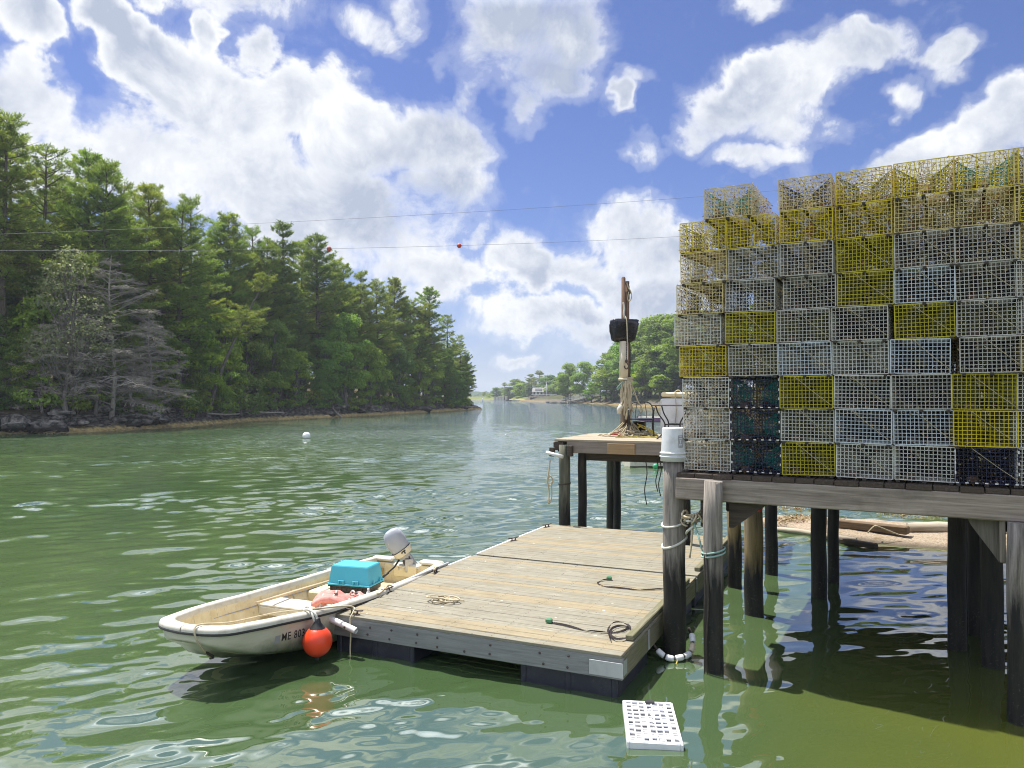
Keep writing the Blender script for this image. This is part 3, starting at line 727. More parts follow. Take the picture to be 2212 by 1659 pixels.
def leafy_meshes(seed,H=13.0,Rw=3.4,base=0.22,nblob=34,nleaf=330,mat='leaf',barkm='bark_grey',ls=0.30,air=1.0,trunk_r=0.2):
    r=np.random.default_rng(seed); random.seed(seed+1)
    w=MB(); pts=[Vector((0.25*math.sin(i*.7+seed),0.25*math.cos(i*.9+seed),H*0.86*i/9)) for i in range(10)]; pts[0]=Vector((0,0,-.5))
    w.tube(pts,[trunk_r*(1-i/9.5)+0.03 for i in range(10)],7,jitter=.05)
    C=[];N=[];S=[];T=[]
    for b in range(int(nblob*1.35)):
        u=r.random(); z=H*(base+(0.97-base)*u)
        prof=math.sin(math.pi*min(1,max(0.0,(0.16+0.84*u))))**0.65*(1-0.25*u)
        a=r.uniform(0,6.28); rr=Rw*prof*math.sqrt(r.uniform(0.12,1.0))
        c=Vector((rr*math.cos(a),rr*math.sin(a),z)); br=r.uniform(0.52,1.05)*Rw/3.2
        f=pts[min(9,int(max(0,z/H-0.15)*9))]
        mid=f.lerp(c,.5)+Vector((0,0,-.25)); w.tube([f,mid,c],[.06,.04,.015],4,caps=False,smooth=False)
        n=int(nleaf*br*br*air*1.6)
        d=r.normal(size=(n,3)); d/=np.linalg.norm(d,axis=1,keepdims=True)
        keep=d[:,2]>-0.30-0.4*r.random(n); d=d[keep]; n=len(d)
        rad=br*(0.68+0.40*r.random(n)**0.7)
        lump=1+0.22*np.sin(d[:,0]*5+b)*np.sin(d[:,1]*4.3+b*2)
        p=np.array(tuple(c))+d*(rad*lump)[:,None]*np.array([1.15,1.15,0.72])
        C.append(p); nn=d*0.5+r.normal(size=(n,3))*0.65; nn[:,2]+=0.55; N.append(nn); S.append(r.uniform(0.6,1.25,n)*ls*0.80); T.append(np.clip(0.72*r.random()+0.28*r.random(n),0,1))
    C=np.concatenate(C);N=np.concatenate(N);S=np.concatenate(S);T=np.concatenate(T)
    N/=np.linalg.norm(N,axis=1,keepdims=True)+1e-9
    t1=np.cross(N,r.normal(size=N.shape)); t1/=np.linalg.norm(t1,axis=1,keepdims=True)+1e-9; t2=np.cross(N,t1)
    s=S[:,None]*0.5
    V=np.stack([C-t1*s*1.25,C-t2*s*0.75,C+t1*s*1.25,C+t2*s*0.75],1).reshape(-1,3)
    return w.mesh('trunk',M[barkm]), np_mesh('crown',V,np.arange(4*len(C)).reshape(-1,4),M[mat],T)
def dead_meshes(seed,H=15.0,Rm=4.2):
    """bare grey tree: long drooping limbs that carry thin drooping twigs"""
    r=np.random.default_rng(seed); random.seed(seed); w=MB(); tw=MB()
    pts=[Vector((0.25*math.sin(i*.6),0.2*math.cos(i*.8),H*i/10)) for i in range(11)]
    w.tube(pts,[0.22*(1-i/10)**0.8+.02 for i in range(11)],7)
    z=0.10*H; az=0
    while z<H*0.97:
        u=z/H
        for k in range(3):
            az+=2.2+r.uniform(-.7,.7); L=Rm*(math.sin(math.pi*min(1,.22+.80*u))**.8)*r.uniform(.55,1.25)+.4
            d=Vector((math.cos(az),math.sin(az),r.uniform(-0.15,0.75))).normalized(); b=Vector((0.25*math.sin(u*6),0.2*math.cos(u*8),z))
            sag=-r.uniform(.05,.13); bend=Vector((-d.y,d.x,0))*r.uniform(-.10,.10)
            P=lambda s: b+d*(L*s)+Vector((0,0,sag*L*s*s*1.6))+bend*(L*s*s)
            w.tube([P(0),P(.25),P(.5),P(.75),P(1)],[.060,.05,.04,.028,.012],4,caps=False,smooth=False)
            sd=Vector((-d.y,d.x,0)).normalized()
            for j in range(int(5+4.5*L)):
                s=0.18+.82*r.random(); o=(1 if r.random()<.5 else -1)*r.uniform(.3,1.0)*(.40*L*(1.15-s)+.30)
                e=P(s)+sd*o+d*abs(o)*.8+Vector((0,0,r.normal()*.14-.16*abs(o))); m1=P(s).lerp(e,.5)+Vector((0,0,.10))
                tw.tube([P(s),m1,e],[.026,.020,.010],3,caps=False,smooth=False)
                for q in range(3):
                    m=P(s).lerp(m1,r.uniform(.3,1)) if r.random()<.5 else m1.lerp(e,r.random()); e2=m+(e-P(s))*.22+Vector((r.normal()*.30,r.normal()*.30,r.normal()*.10-.10)); tw.tube([m,e2],[.015,.007],3,caps=False,smooth=False)
        z+=r.uniform(.40,.75)
    return w.mesh('trunk',M['bark_dead']), tw.mesh('crown',M['bark_dead'])
def sapling_mix(seed):   # half-dead pale tree: dead twigs with a thin veil of pale leaves
    a,b=dead_meshes(seed,15.0,3.6); return a,b

KIND={}
KIND['pine']=[pine_meshes(21,24,0.30,4.7),pine_meshes(22,24,0.36,4.3),pine_meshes(23,24,0.26,5.0,1.0),pine_meshes(24,24,0.40,4.6,0.9),pine_meshes(25,24,0.20,4.3)]
KIND['sparse']=[pine_meshes(31,24,0.42,4.0,0.7,barew=0.2),pine_meshes(32,24,0.48,3.6,0.75,barew=0.15)]
KIND['fir']=[pine_meshes(41,18,0.08,3.0,1.15,'needle_dark',flat=0.35),pine_meshes(42,18,0.12,2.6,1.1,'needle_dark',flat=0.35)]
KIND['maple']=[leafy_meshes(51),leafy_meshes(52,12,3.0,0.2,30),leafy_meshes(53,14,3.8,0.25,40)]
KIND['deep']=[leafy_meshes(54,13,3.6,0.12,44,330,'leaf_deep'),leafy_meshes(55,14,3.8,0.10,46,330,'leaf_deep')]
KIND['bright']=[leafy_meshes(56,9,2.7,0.25,22,300,'leaf_bright'),leafy_meshes(57,10,3.2,0.3,26,280,'leaf_bright')]
KIND['pale']=[leafy_meshes(58,13,3.2,0.28,40,110,'leaf_pale',ls=0.22)]
KIND['airy']=[leafy_meshes(59,14,4.2,0.22,46,230,'leaf',ls=0.34)]
KIND['shrub']=[leafy_meshes(61,2.6,1.7,0.15,14,240,'leaf',ls=0.26,trunk_r=.05),leafy_meshes(62,2.2,1.9,0.12,14,240,'leaf_deep',ls=0.26,trunk_r=.05),leafy_meshes(63,2.4,1.6,0.15,12,220,'leaf_bright',ls=0.24,trunk_r=.05)]
KIND['dead']=[dead_meshes(71,15.5,5.2),dead_meshes(72,12,4.0)]
KIND['lean']=[pine_meshes(81,22,0.55,2.8,0.9,lean=1.0,barkm='bark_grey')]
HREF={'pine':24,'sparse':24,'fir':18,'maple':13,'deep':13.5,'bright':9.5,'pale':13,'airy':14,'shrub':2.4,'dead':15,'lean':22}
NAME={'pine':'pine_tree','sparse':'pine_tree','fir':'fir_tree','maple':'leafy_tree','deep':'leafy_tree','bright':'leafy_tree','pale':'half_dead_tree','airy':'leafy_tree','shrub':'shrub','dead':'dead_tree','lean':'leaning_pine_tree'}
def plant(kind,x,y,z,H,label,cat,group,variant=None,rz=None,wide=1.0):
    v=KIND[kind]; i=random.randrange(len(v)) if variant is None else variant
    s=H/HREF[kind]
    o=thing(NAME[kind],label,cat,(x,y,z-0.15),random.uniform(0,6.28) if rz is None else rz,group)
    ws=s*wide*random.uniform(0.92,1.1); o.scale=(ws,ws,s)
    tr,cr=v[i%len(v)]
    a=link('trunk',tr,o); b=link('crown',cr,o)
    return o
# shoreline depth along a picture column of the left bank
SKY=[(-200,150),(5,245),(20,290),(85,312),(140,345),(195,322),(245,392),(310,400),(410,428),(490,465),(540,490),(605,478),(680,512),(735,562),(775,588),(850,602),(925,622),(968,680),(1005,738),(1035,830)]
def skyline(px): return float(np.interp(px,[a for a,_ in SKY],[b for _,b in SKY]))
def px_of(x,y,z):
    dy=y*math.cos(PITCH)+(z-CAMH)*math.sin(PITCH); return 1106+F*x/dy, 829.5-F*((z-CAMH)*math.cos(PITCH)-y*math.sin(PITCH))/dy
LS=[(-200,54.6),(0,61.2),(150,63.5),(300,69.5),(400,75.8),(540,92.3),(750,112.8),(900,137.2),(1000,163.8),(1040,175)]
def shoreY(px): return float(np.interp(px,[a for a,_ in LS],[b for _,b in LS]))
GZ=lambda x,y: float(hl(np.array([x]),np.array([y]))[0])
random.seed(101)
# skyline pines of the wooded left bank, left to right: picture column, tree top, distance behind the shore
PINES=[(-90,190,10,'pine'),(-40,240,6,'pine'),(8,238,5,'sparse'),(24,292,13,'pine'),(88,312,9,'sparse'),(128,372,15,'pine'),(192,322,10,'pine'),(222,352,7,'pine'),(262,392,14,'sparse'),(318,398,9,'pine'),(352,440,15,'pine'),(408,422,10,'sparse'),(388,445,5,'pine'),(470,478,14,'pine'),(492,462,12,'pine'),(543,488,12,'sparse'),(576,520,9,'pine'),(606,476,10,'fir'),(648,520,16,'pine'),(684,508,9,'pine'),(720,556,12,'pine'),(742,566,16,'sparse'),(778,586,12,'pine'),(815,606,9,'pine'),(852,600,11,'pine'),(888,648,14,'pine'),(925,620,10,'pine'),(905,700,6,'pine'),(968,678,8,'sparse'),(994,722,9,'sparse'),(1008,760,5,'pine'),(1000,790,3.0,'fir')]
for i,(px,py,dz,k) in enumerate(PINES):
    Y=shoreY(px)+dz*0.9; p=AT(px,855,Y); g=GZ(p.x,p.y); top=AT(px,py,Y).z
    kind={'sparse':'sparse','pine':'pine','fir':'fir'}[k]
    word={'sparse':'thin open-crowned pine','pine':'tall dense pine','fir':'narrow pointed evergreen'}[k]
    plant(kind,p.x,p.y,g,top-g,f'{word}, {ordinal(i+1)} along the treetop line of the wooded bank','tree','treetop pines on the wooded bank',variant=i,wide=1.12)
# leaning, dead and half-dead trees that stand out
def special(kind,px,py_top,dz,label,cat,group=None,wide=1.0,rz=None,variant=0):
    Y=shoreY(px)+dz; p=AT(px,855,Y); g=GZ(p.x,p.y); top=AT(px,py_top,Y).z
    return plant(kind,p.x,p.y,g,top-g,label,cat,group,variant,rz,wide)
special('dead',240,560,1.9,'bare grey dead tree with wide drooping twigs above the ledge','tree',wide=0.98,rz=0.4)
special('dead',322,610,2.6,'smaller bare grey dead tree beside the big dead tree','tree',variant=1,wide=1.0,rz=2.0)
special('pale',148,535,2.0,'half-dead pale tree with thin leaves over the rocky ledge','tree',wide=0.95)
special('dead',158,600,2.4,'bare grey trunk standing inside the pale thin-leaved tree','tree',variant=1,wide=0.75,rz=1.0)
special('pale',205,640,2.2,'second half-dead pale tree close beside the big dead tree','tree',wide=1.0,rz=2.2)
special('dead',92,640,2.6,'bare grey tangle of a dead tree at the shore, left of the pale tree','tree',variant=1,wide=0.9,rz=3.4)
special('dead',285,690,2.0,'low spreading grey dead tree nearest the water below the big dead tree','tree',variant=1,wide=1.25,rz=5.0)
special('lean',452,560,3.5,'grey-trunked pine leaning far over toward the river mouth','tree',rz=-0.35)
# wood behind and below the skyline
random.seed(303)
placed=[]; cnt={}
def try_plant(kind,px,dz,H,frac=None,nm=None):
    Y=shoreY(px)+dz; p=AT(px,855,Y)
    if any((p.x-a)**2+((p.y-b)*0.6)**2<(1.5 if kind!='shrub' else 0.6)**2 for a,b in placed): return False
    g=GZ(p.x,p.y); cap=AT(px,skyline(px)+34,Y).z-g
    H=min(H,cap)
    if H<1.2: return False
    placed.append((p.x,p.y)); cnt.setdefault(nm,[]).append((px,kind,p.x,p.y,g,H)); return True
tries=0
while tries<1600 and sum(len(v) for v in cnt.values())<185:
    tries+=1; px=random.uniform(-120,1010); q=random.random()
    sc=1.0
    if q<0.24: try_plant('pine',px,random.uniform(7,26),random.uniform(15,22),nm='pine')
    elif q<0.32: try_plant('fir',px,random.uniform(4,14),random.uniform(8,14),nm='fir')
    elif q<0.56: try_plant('maple' ,px,random.uniform(3.5,12),random.uniform(8,14),nm='maple')
    elif q<0.68: try_plant('deep',px,random.uniform(4,14),random.uniform(7,13),nm='deep')
    elif q<0.80: try_plant('bright',px,random.uniform(2.8,6),random.uniform(6,11),nm='bright')
    else: try_plant('shrub',px,random.uniform(2.4,4.5),random.uniform(1.6,3.0),nm='shrub')
# extra leafy trees the photograph shows along the shore
for (px,yt,dz,k) in [(590,700,3.5,'maple'),(640,740,3.2,'bright'),(735,700,4,'maple'),(790,745,3.4,'maple'),(905,780,3.2,'bright'),(925,735,5,'bright'),(862,740,4,'deep'),(425,760,3.0,'maple'),(395,640,6,'bright'),(480,640,7,'bright'),(60,700,3.5,'maple'),(20,740,3,'deep'),(690,800,3,'deep'),(960,770,3.6,'fir'),(985,800,2.6,'deep'),(520,800,2.8,'shrub')]:
    Y=shoreY(px)+dz; p=AT(px,855,Y); g=GZ(p.x,p.y); H=AT(px,yt,Y).z-g
    cnt.setdefault(k,[]).append((px,k,p.x,p.y,g,H))
LBL={'pine':('pine rising inside the wood','pine','tree','pines inside the wood'),'fir':('dark drooping evergreen low in the wood','evergreen','tree','dark evergreens inside the wood'),
 'maple':('round mid-green leafy tree','leafy tree','tree','mid-green leafy trees on the wooded bank'),'deep':('dark green leafy tree in shade','leafy tree','tree','dark leafy trees on the wooded bank'),
 'bright':('small bright yellow-green leafy tree','leafy tree','tree','bright leafy trees on the wooded bank'),'shrub':('low shrub at the foot of the trees','shrub','shrub','shrubs along the wooded bank')}
for k,lst in cnt.items():
    lst.sort()
    for i,(px,kind,x,y,g,H) in enumerate(lst):
        w,_,c,gr=LBL[k]
        plant(kind,x,y,g,H,f'{w}, {ordinal(i+1)} of its kind along the wooded bank',c,gr,variant=i)
# right bank beyond the mast and the trap stack
HRZ=lambda x,y: float(hr(np.array([x]),np.array([y]))[0])
RT=[(1228,788,330,'airy','pale feathery tree at the outer end of the far right bank'),(1262,782,318,'airy','second pale feathery tree on the far right bank'),(1222,822,345,'fir','low spreading evergreen at the foot of the feathery trees'),
 (1296,800,292,'pine','pine with layered boughs above the gangway'),(1278,826,300,'maple','low leafy tree over the gangway landing'),(1310,765,285,'pine','tallest pine between the feathery trees and the mast'),(1330,752,270,'maple','broad leafy tree just before the mast'),(1322,812,272,'deep','dark low tree behind the little pier landing'),
 (1352,738,262,'pine','pine half hidden behind the mast'),(1372,720,255,'deep','dark leafy tree behind the hanging hook'),(1392,706,246,'maple','rounded tree right beside the black hoist cover'),(1408,700,238,'deep','tall dark tree between hoist cover and traps'),(1428,690,230,'maple','highest rounded tree between mast and traps'),(1452,688,226,'deep','big leafy tree touching the edge of the traps'),
 (1386,800,226,'bright','small light green tree low over the shore behind the mast'),(1425,802,214,'bright','light green sapling over the shore beside the cooler'),(1400,770,232,'maple','leafy tree low behind the mast ropes'),(1442,770,218,'deep','dark leafy tree low beside the traps'),(1470,735,215,'pine','pine seen through the left traps')]
for (px,yt,Y,k,lab) in RT:
    p=AT(px,855,Y); g=HRZ(p.x,p.y); H=AT(px,yt,Y).z-g
    plant(k,p.x,p.y,max(g,0.5),H,lab,'tree','trees on the far right bank',wide=1.6 if k!='airy' else 1.15)
for i,(px,yt,Y,k) in enumerate([(1500,680,205,'maple'),(1545,672,198,'deep'),(1590,680,190,'maple'),(1650,660,180,'deep'),(1710,655,172,'maple'),(1790,640,160,'deep'),(1880,640,150,'maple'),(1980,630,140,'deep'),(2090,620,130,'maple'),(2200,620,120,'deep')]):
    p=AT(px,855,Y); g=max(HRZ(p.x,p.y),0.5); H=AT(px,yt,Y).z-g
    plant(k,p.x,p.y,g,H,'leafy tree on the right bank, hidden behind the stacked traps','tree','trees hidden behind the traps',wide=1.6)
# far shore, half a kilometre away
FT=[(1072,838,560,'maple','rounded tree at the river bend, left of the far trees'),(1090,826,520,'pine','far pine at the left end of the distant grove'),(1100,832,515,'maple','low round tree beside the far left pine'),(1125,822,505,'bright','light green willow-like tree in front of the distant grove'),(1116,818,530,'maple','tall round tree behind the light green one'),(1140,838,500,'deep','dark low tree left of the white cottage'),(1148,808,498,'fir','pointed fir left of the white cottage'),(1165,800,490,'pine','dark pine rising over the white cottage'),(1176,830,500,'maple','pale green tree right behind the white cottage'),(1188,812,470,'deep','dark tree at the flagpole right of the cottage'),(1200,818,455,'maple','leafy tree right of the flagpole'),(1204,838,430,'fir','low evergreen by the seawall'),(1216,806,420,'maple','broad leafy tree next to the feathery trees'),
 (1046,846,640,'maple','small far tree beyond the wooded point'),(1060,850,600,'shrub','bush on the marsh beyond the wooded point')]
def ground_far(x,y):
    return max(HRZ(x,y),float(hf(np.array([x]),np.array([y]))[0]),0.4)
for (px,yt,Y,k,lab) in FT:
    p=AT(px,855,Y); g=ground_far(p.x,p.y); H=max(AT(px,yt,Y).z-g,2.0)
    plant(k,p.x,p.y,g,H,lab,'tree','trees around the distant cottage',wide=2.1)
# a far wooded ridge closing the river
def far_ridge():
    n=120; xs=np.linspace(-500,260,n); r=np.random.default_rng(9); V=[];Fc=[]
    prof=[(0,0.2),(10,0.75),(30,1.0),(90,0.9),(200,0.1)]
    for i,x in enumerate(xs):
        h=17+4*math.sin(x*.02)+3*math.sin(x*.061+1)+2.0*r.normal()
        if x>70: h*=max(0.3,1-(x-70)/150)
        for (o,k) in prof: V.append((x+r.normal()*1.5,1350+o+r.normal()*3,max(-1,h*k*(1+0.1*r.normal()))))
    m=len(prof); I=np.arange(n*m).reshape(n,m); Fc=np.stack([I[:-1,:-1],I[1:,:-1],I[1:,1:],I[:-1,1:]],-1).reshape(-1,4)
    mm,t=material('ridge_forest'); nn=t.noise(t.pos(),0.15,5,0.7); t.out(t.bsdf(t.mix(t.mr(nn,.35,.65),(0.03,0.06,0.025,1),(0.07,0.11,0.04,1)),0.95,spec=0.05))
    tag(link('far_hill',np_mesh('far_hill',V,Fc,mm)),kind='structure')
far_ridge()

# boulders, driftwood and rockweed on the wooded bank
random.seed(5)
def boulder_mesh(seed):
    r=np.random.default_rng(seed); m=MB(); m.sphere((0,0,0),1,14,9)
    V=[]
    for v in m.v:
        v=Vector(v); k=1+0.25*math.sin(v.x*3+seed)+0.2*math.sin(v.y*4.1+seed*2)+0.15*math.sin(v.z*5+seed)+0.06*r.normal()
        q=v*k; q=Vector((round(q.x*2.6)/2.6*0.5+q.x*0.5,round(q.y*2.6)/2.6*.5+q.y*.5,q.z*.6)); V.append(q)
    m.v=[tuple(v) for v in V]; m.sm=[False]*len(m.sm); return m.mesh('boulder',M['rock'])
def rock_mat():
    m,t=material('ledge_rock'); p=t.pos(); z=t.sep(p)[2]; n=t.noise(p,1.5,6,0.7)
    c=t.mix(t.mr(n,0.42,0.66),(0.035,0.033,0.031,1),(0.30,0.28,0.25,1))
    c=t.mix(t.mr(t.m('ADD',z,t.m('MULTIPLY',n,0.6)),1.05,0.7),c,(0.016,0.015,0.013,1))
    t.out(t.bsdf(c,0.85,spec=0.2,normal=t.bump(n,0.8,0.1))); return m
M['rock']=rock_mat()
BM=[boulder_mesh(i) for i in range(4)]
spots=[]
for i in range(46):
    px=random.uniform(-40,1035); Y=shoreY(px); p=AT(px,855,Y); n=Vector((-0.93,0.36,0)); o=random.uniform(0.5,2.6)
    q=p+n*o; spots.append((px,q.x,q.y,GZ(q.x,q.y)))
spots.sort()
for i,(px,x,y,z) in enumerate(spots):
    o=link('boulder',BM[i%4]); s=random.uniform(0.4,1.25); o.location=(x,y,z+0.05*s); o.scale=(s*1.3,s,s*0.8); o.rotation_euler=(random.uniform(-.2,.2),random.uniform(-.2,.2),random.uniform(0,6.28))
    tag(o,f'dark boulder on the rocky edge of the wooded bank, {ordinal(i+1)} from its open end','boulder','boulders along the wooded bank')
for (px,dz,L,rz,tilt,lab) in [(560,-0.2,7,0.25,0.05,'bleached fallen trunk lying along the wooded shore'),(735,0.3,4.5,2.2,-0.35,'broken pale log propped on the dark ledge'),(470,0.6,6,0.1,0.04,'grey fallen branch at the tideline under the leaning pine'),(1012,-1.0,5,-0.2,0.06,'bare driftwood snag at the tip of the wooded point')]:
    Y=shoreY(px)+dz; p=AT(px,855,Y); z=max(GZ(p.x-0.8,p.y),0.2)+0.25
    m=MB(); m.tube([(-L/2,0,0),(-L/6,.1,.08),(L/4,-.05,.02),(L/2,.1,.15)],[.14,.12,.09,.04],7)
    for k in range(5):
        a=random.uniform(-L/4,L/2); m.tube([(a,0,.05),(a+.5,random.uniform(-.5,.5),random.uniform(.2,.9))],[.04,.012],4,caps=False)
    tag(m.build('driftwood_log',M['bark_dead'],None,(p.x-0.6,p.y,z),(0,tilt,rz)),lab,'log')

# ------------------------------------------------------------------ the wharf with the trap stack
WA=G(1470,1019,2.165); WROT=R(-30); T=Vector((math.cos(WROT),math.sin(WROT),0)); NB=Vector((-math.sin(WROT),math.cos(WROT),0))
def s_on_wall(px, off=0.0):
    """distance along the stack front where the picture column px meets it"""
    d=ray(px,855); o=WA+NB*off
    # o + s*T parallel to d in plan
    return (d.x*o.y-d.y*o.x)/(d.y*T.x-d.x*T.y)
def wl(x,y,z=0): return WA.xy.to_3d()+T*x+NB*y+Vector((0,0,z))
random.seed(17)
wharf=thing('wharf','timber wharf on dark pilings under the stack of lobster traps','wharf',(WA.x,WA.y,0),WROT)
DZ=2.165
m=MB()
x=-0.02
k=0
while x<7.2:
    w=random.uniform(0.19,0.24); m.bbox((x+w/2,4.30+random.uniform(-.012,.012),DZ-0.028),(w-0.008,8.8,0.052),0.006); x+=w
m.build('deck',M['darkwood_y'],wharf)
m=MB(); m.bbox((2.12,-0.005,1.985),(4.30,0.20,0.25),0.012); m.build('front_beam',M['beam'],wharf)
m=MB(); m.bbox((5.78,0.0,1.985),(3.0,0.21,0.26),0.012); m.build('front_beam',mat_wood('grey_green_beam',(0.30,0.31,0.25,1),(0.12,0.125,0.10,1),'x',0.5,grain=0.6),wharf)
m=MB()
for yy in (1.2,2.6,4.0,5.5,7.0,8.5): m.bbox((3.5,yy,1.985),(7.0,0.2,0.24),0.012)
m.build('joist_beam',M['darkwood'],wharf)
m=MB()
for xx in (0.62,3.3,5.1): m.bbox((xx,4.3,1.80),(0.22,8.5,0.13),0.012)
m.build('cross_beam',M['darkwood_y'],wharf)
sP=s_on_wall(1545,-0.09)
m=MB(); m.poly([(sP+.12,0.02,1.86),(sP+.12,0.02,1.56),(sP+.17,0.02,1.56),(sP+.55,0.02,1.86)],(0,0.10,0)); m.build('knee_brace',M['darkwood'],wharf)  # dark brown brace, with the shade under the deck put into its tone
m=MB(); m.bbox((sP-.16,0.02,1.72),(0.07,0.09,0.34),0.008); m.build('knee_brace',M['darkwood'],wharf)
sR=s_on_wall(2197,-0.08)
m=MB(); m.poly([(sR-0.15,0.03,1.86),(sR-0.42,0.03,1.86),(sR-0.38,0.03,1.78),(sR-0.20,0.03,1.52),(sR-0.15,0.03,1.44)],(0,0.12,0)); m.build('knee_brace',mat_wood('brace_wood',(0.22,0.20,0.17,1),(0.09,0.08,0.065,1),'z',0.4),wharf)
m=MB(); m.bbox((sR-0.125,-0.02,1.67),(0.05,0.10,0.42),0.006); m.build('knee_brace',M['greypost'],wharf)
def piling(parent,x,y,z0,z1,r,mat,name='piling',lean=(0,0),flare=0.06,local=True):
    m=MB(); n=9; pts=[];rad=[]
    for i in range(n):
        u=i/(n-1); z=z0+(z1-z0)*u
        pts.append((x+lean[0]*u+0.006*math.sin(i*2.1+x*7),y+lean[1]*u+0.006*math.cos(i*1.7+y*5),z)); rad.append(r*(1+flare*(1-u))*(1+random.uniform(-.015,.015)))
    rad[-1]*=0.95; m.tube(pts,rad,20,jitter=0.018)
    return m.build(name,mat,parent)
sP=s_on_wall(1545,-0.09)
piling(wharf,sP,-0.20,-1,2.10,0.105,M['pile'])
piling(wharf,sR,-0.12,-1,1.86,0.10,M['pile'])
def loc_at(px,py):
    g=G(px,py,0)-Vector((WA.x,WA.y,0)); return g.dot(T),g.dot(NB)
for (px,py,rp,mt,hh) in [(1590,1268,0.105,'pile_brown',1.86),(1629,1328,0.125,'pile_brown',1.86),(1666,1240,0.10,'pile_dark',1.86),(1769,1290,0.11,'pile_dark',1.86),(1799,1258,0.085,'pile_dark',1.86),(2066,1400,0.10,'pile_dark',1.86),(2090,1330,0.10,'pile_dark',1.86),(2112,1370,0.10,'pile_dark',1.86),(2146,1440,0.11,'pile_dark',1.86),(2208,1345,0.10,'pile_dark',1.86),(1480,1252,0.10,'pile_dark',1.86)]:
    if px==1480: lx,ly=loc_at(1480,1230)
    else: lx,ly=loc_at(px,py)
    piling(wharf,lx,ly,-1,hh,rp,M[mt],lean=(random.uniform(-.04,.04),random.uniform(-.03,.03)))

# ------------------------------------------------------------------ lobster traps
TW,TH,TL=0.533,0.343,1.03
NX,NZ,NY=14,9,27
def cage_mesh(mat,th=0.0053,seed=0):
    m=MB(); r=random.Random(seed); dx=TW/NX; dz=TH/NZ; dy=TL/NY; h=TW/2
    bow=r.uniform(-.006,.006); t2=th*0.42
    def B(x,y,z): # slight sag of worn wire
        return (x+0.004*math.sin(y*5+seed),y,z+0.004*math.sin(x*9+seed)*math.sin(y*3))
    for i in range(NX+1):
        x=-h+i*dx; e=1.5 if i in(0,NX) else 1
        m.bar(B(x,0,0),B(x,0,TH),th*e); m.bar(B(x,TL,0),B(x,TL,TH),t2)
        m.bar(B(x,0,0),B(x,TL,0),t2*e); m.bar(B(x,0,TH),B(x,TL,TH),t2*e)
    for j in range(NZ+1):
        z=j*dz; e=1.5 if j in(0,NZ) else 1
        m.bar(B(-h,0,z),B(h,0,z),th*e); m.bar(B(-h,TL,z),B(h,TL,z),t2)
        if 0<j<NZ: m.bar(B(-h,0,z),B(-h,TL,z),t2); m.bar(B(h,0,z),B(h,TL,z),t2)
    for k in range(1,NY):
        y=k*dy
        m.bar(B(-h,y,0),B(h,y,0),t2); m.bar(B(-h,y,TH),B(h,y,TH),t2); m.bar(B(-h,y,0),B(-h,y,TH),t2); m.bar(B(h,y,0),B(h,y,TH),t2)
    return m.mesh('wire_cage',mat)
def net_mesh(mat,big=False):
    """two side funnels and the funnel between kitchen and parlour, knitted of twine"""
    m=MB(); tw=0.0035
    def cone(A,B,nl,nr):
        for i in range(len(A)):
            m.bar(A[i],B[i],tw)
        for j in range(1,nr+1):
            u=j/nr
            ring=[Vector(A[i]).lerp(Vector(B[i]),u) for i in range(len(A))]
            for i in range(len(ring)): m.bar(ring[i],ring[(i+1)%len(ring)],tw)
            if j<nr:
                u2=(j+1)/nr; r2=[Vector(A[i]).lerp(Vector(B[i]),u2) for i in range(len(A))]
                for i in range(len(ring)): m.bar(ring[i],r2[(i+1)%len(ring)],tw)
    def rect(c,ax,a,b,n):
        out=[]
        for i in range(n):
            t=2*math.pi*i/n; u=max(abs(math.cos(t)),abs(math.sin(t))); p=[math.cos(t)/u*a,math.sin(t)/u*b]
            out.append(Vector(c)+(Vector((0,p[0],p[1])) if ax=='x' else Vector((p[0],0,p[1]))))
        return out
    def circ(c,ax,r,n):
        return [Vector(c)+(Vector((0,math.cos(2*math.pi*i/n)*r,math.sin(2*math.pi*i/n)*r)) if ax=='x' else Vector((math.cos(2*math.pi*i/n)*r,0,math.sin(2*math.pi*i/n)*r))) for i in range(n)]
    n=18
    cone(rect((-TW/2+.004,.22,TH*.5),'x',.19,TH*.47,n),circ((-0.06,.24,TH*.42),'x',.065,n),n,6)
    cone(rect((TW/2-.004,.22,TH*.5),'x',.19,TH*.47,n),circ((0.06,.24,TH*.42),'x',.065,n),n,6)
    cone(rect((0,.46,TH*.5),'y',TW*.48,TH*.48,n),circ((0,.76,TH*.5),'y',.08,n),n,8)
    return m.mesh('funnel_net',mat)
def runner_mesh():
    m=MB(); m.bbox((0,TL/2,-0.016),(0.036,TL+0.015,0.03),0.004); return m.mesh('runner',M['runner'])
def cord_mesh(seed=0):
    r=random.Random(seed); m=MB(); a=Vector((-TW*.5+TW*r.uniform(.26,.38),-.006,TH)); b=Vector((TW*.49,-.006,TH*r.uniform(.04,.12)))
    m.tube(smooth_path([a,a.lerp(b,.5)+Vector((0,.0,-.006)),b],4),.0027,5); return m.mesh('door_cord',M['rope'])
def vent_mesh():
    m=MB(); m.bbox((-0.03,TL-.10,TH-.065),(.25,.012,.085),.003,rot=Euler((0.25,0,0))); return m.mesh('escape_vent',M['cream'])
def slot_mesh():
    m=MB(); m.bbox((0.015,TL-.125,TH-.125),(.13,.012,.04),.003); return m.mesh('vent_slot',M['black'])
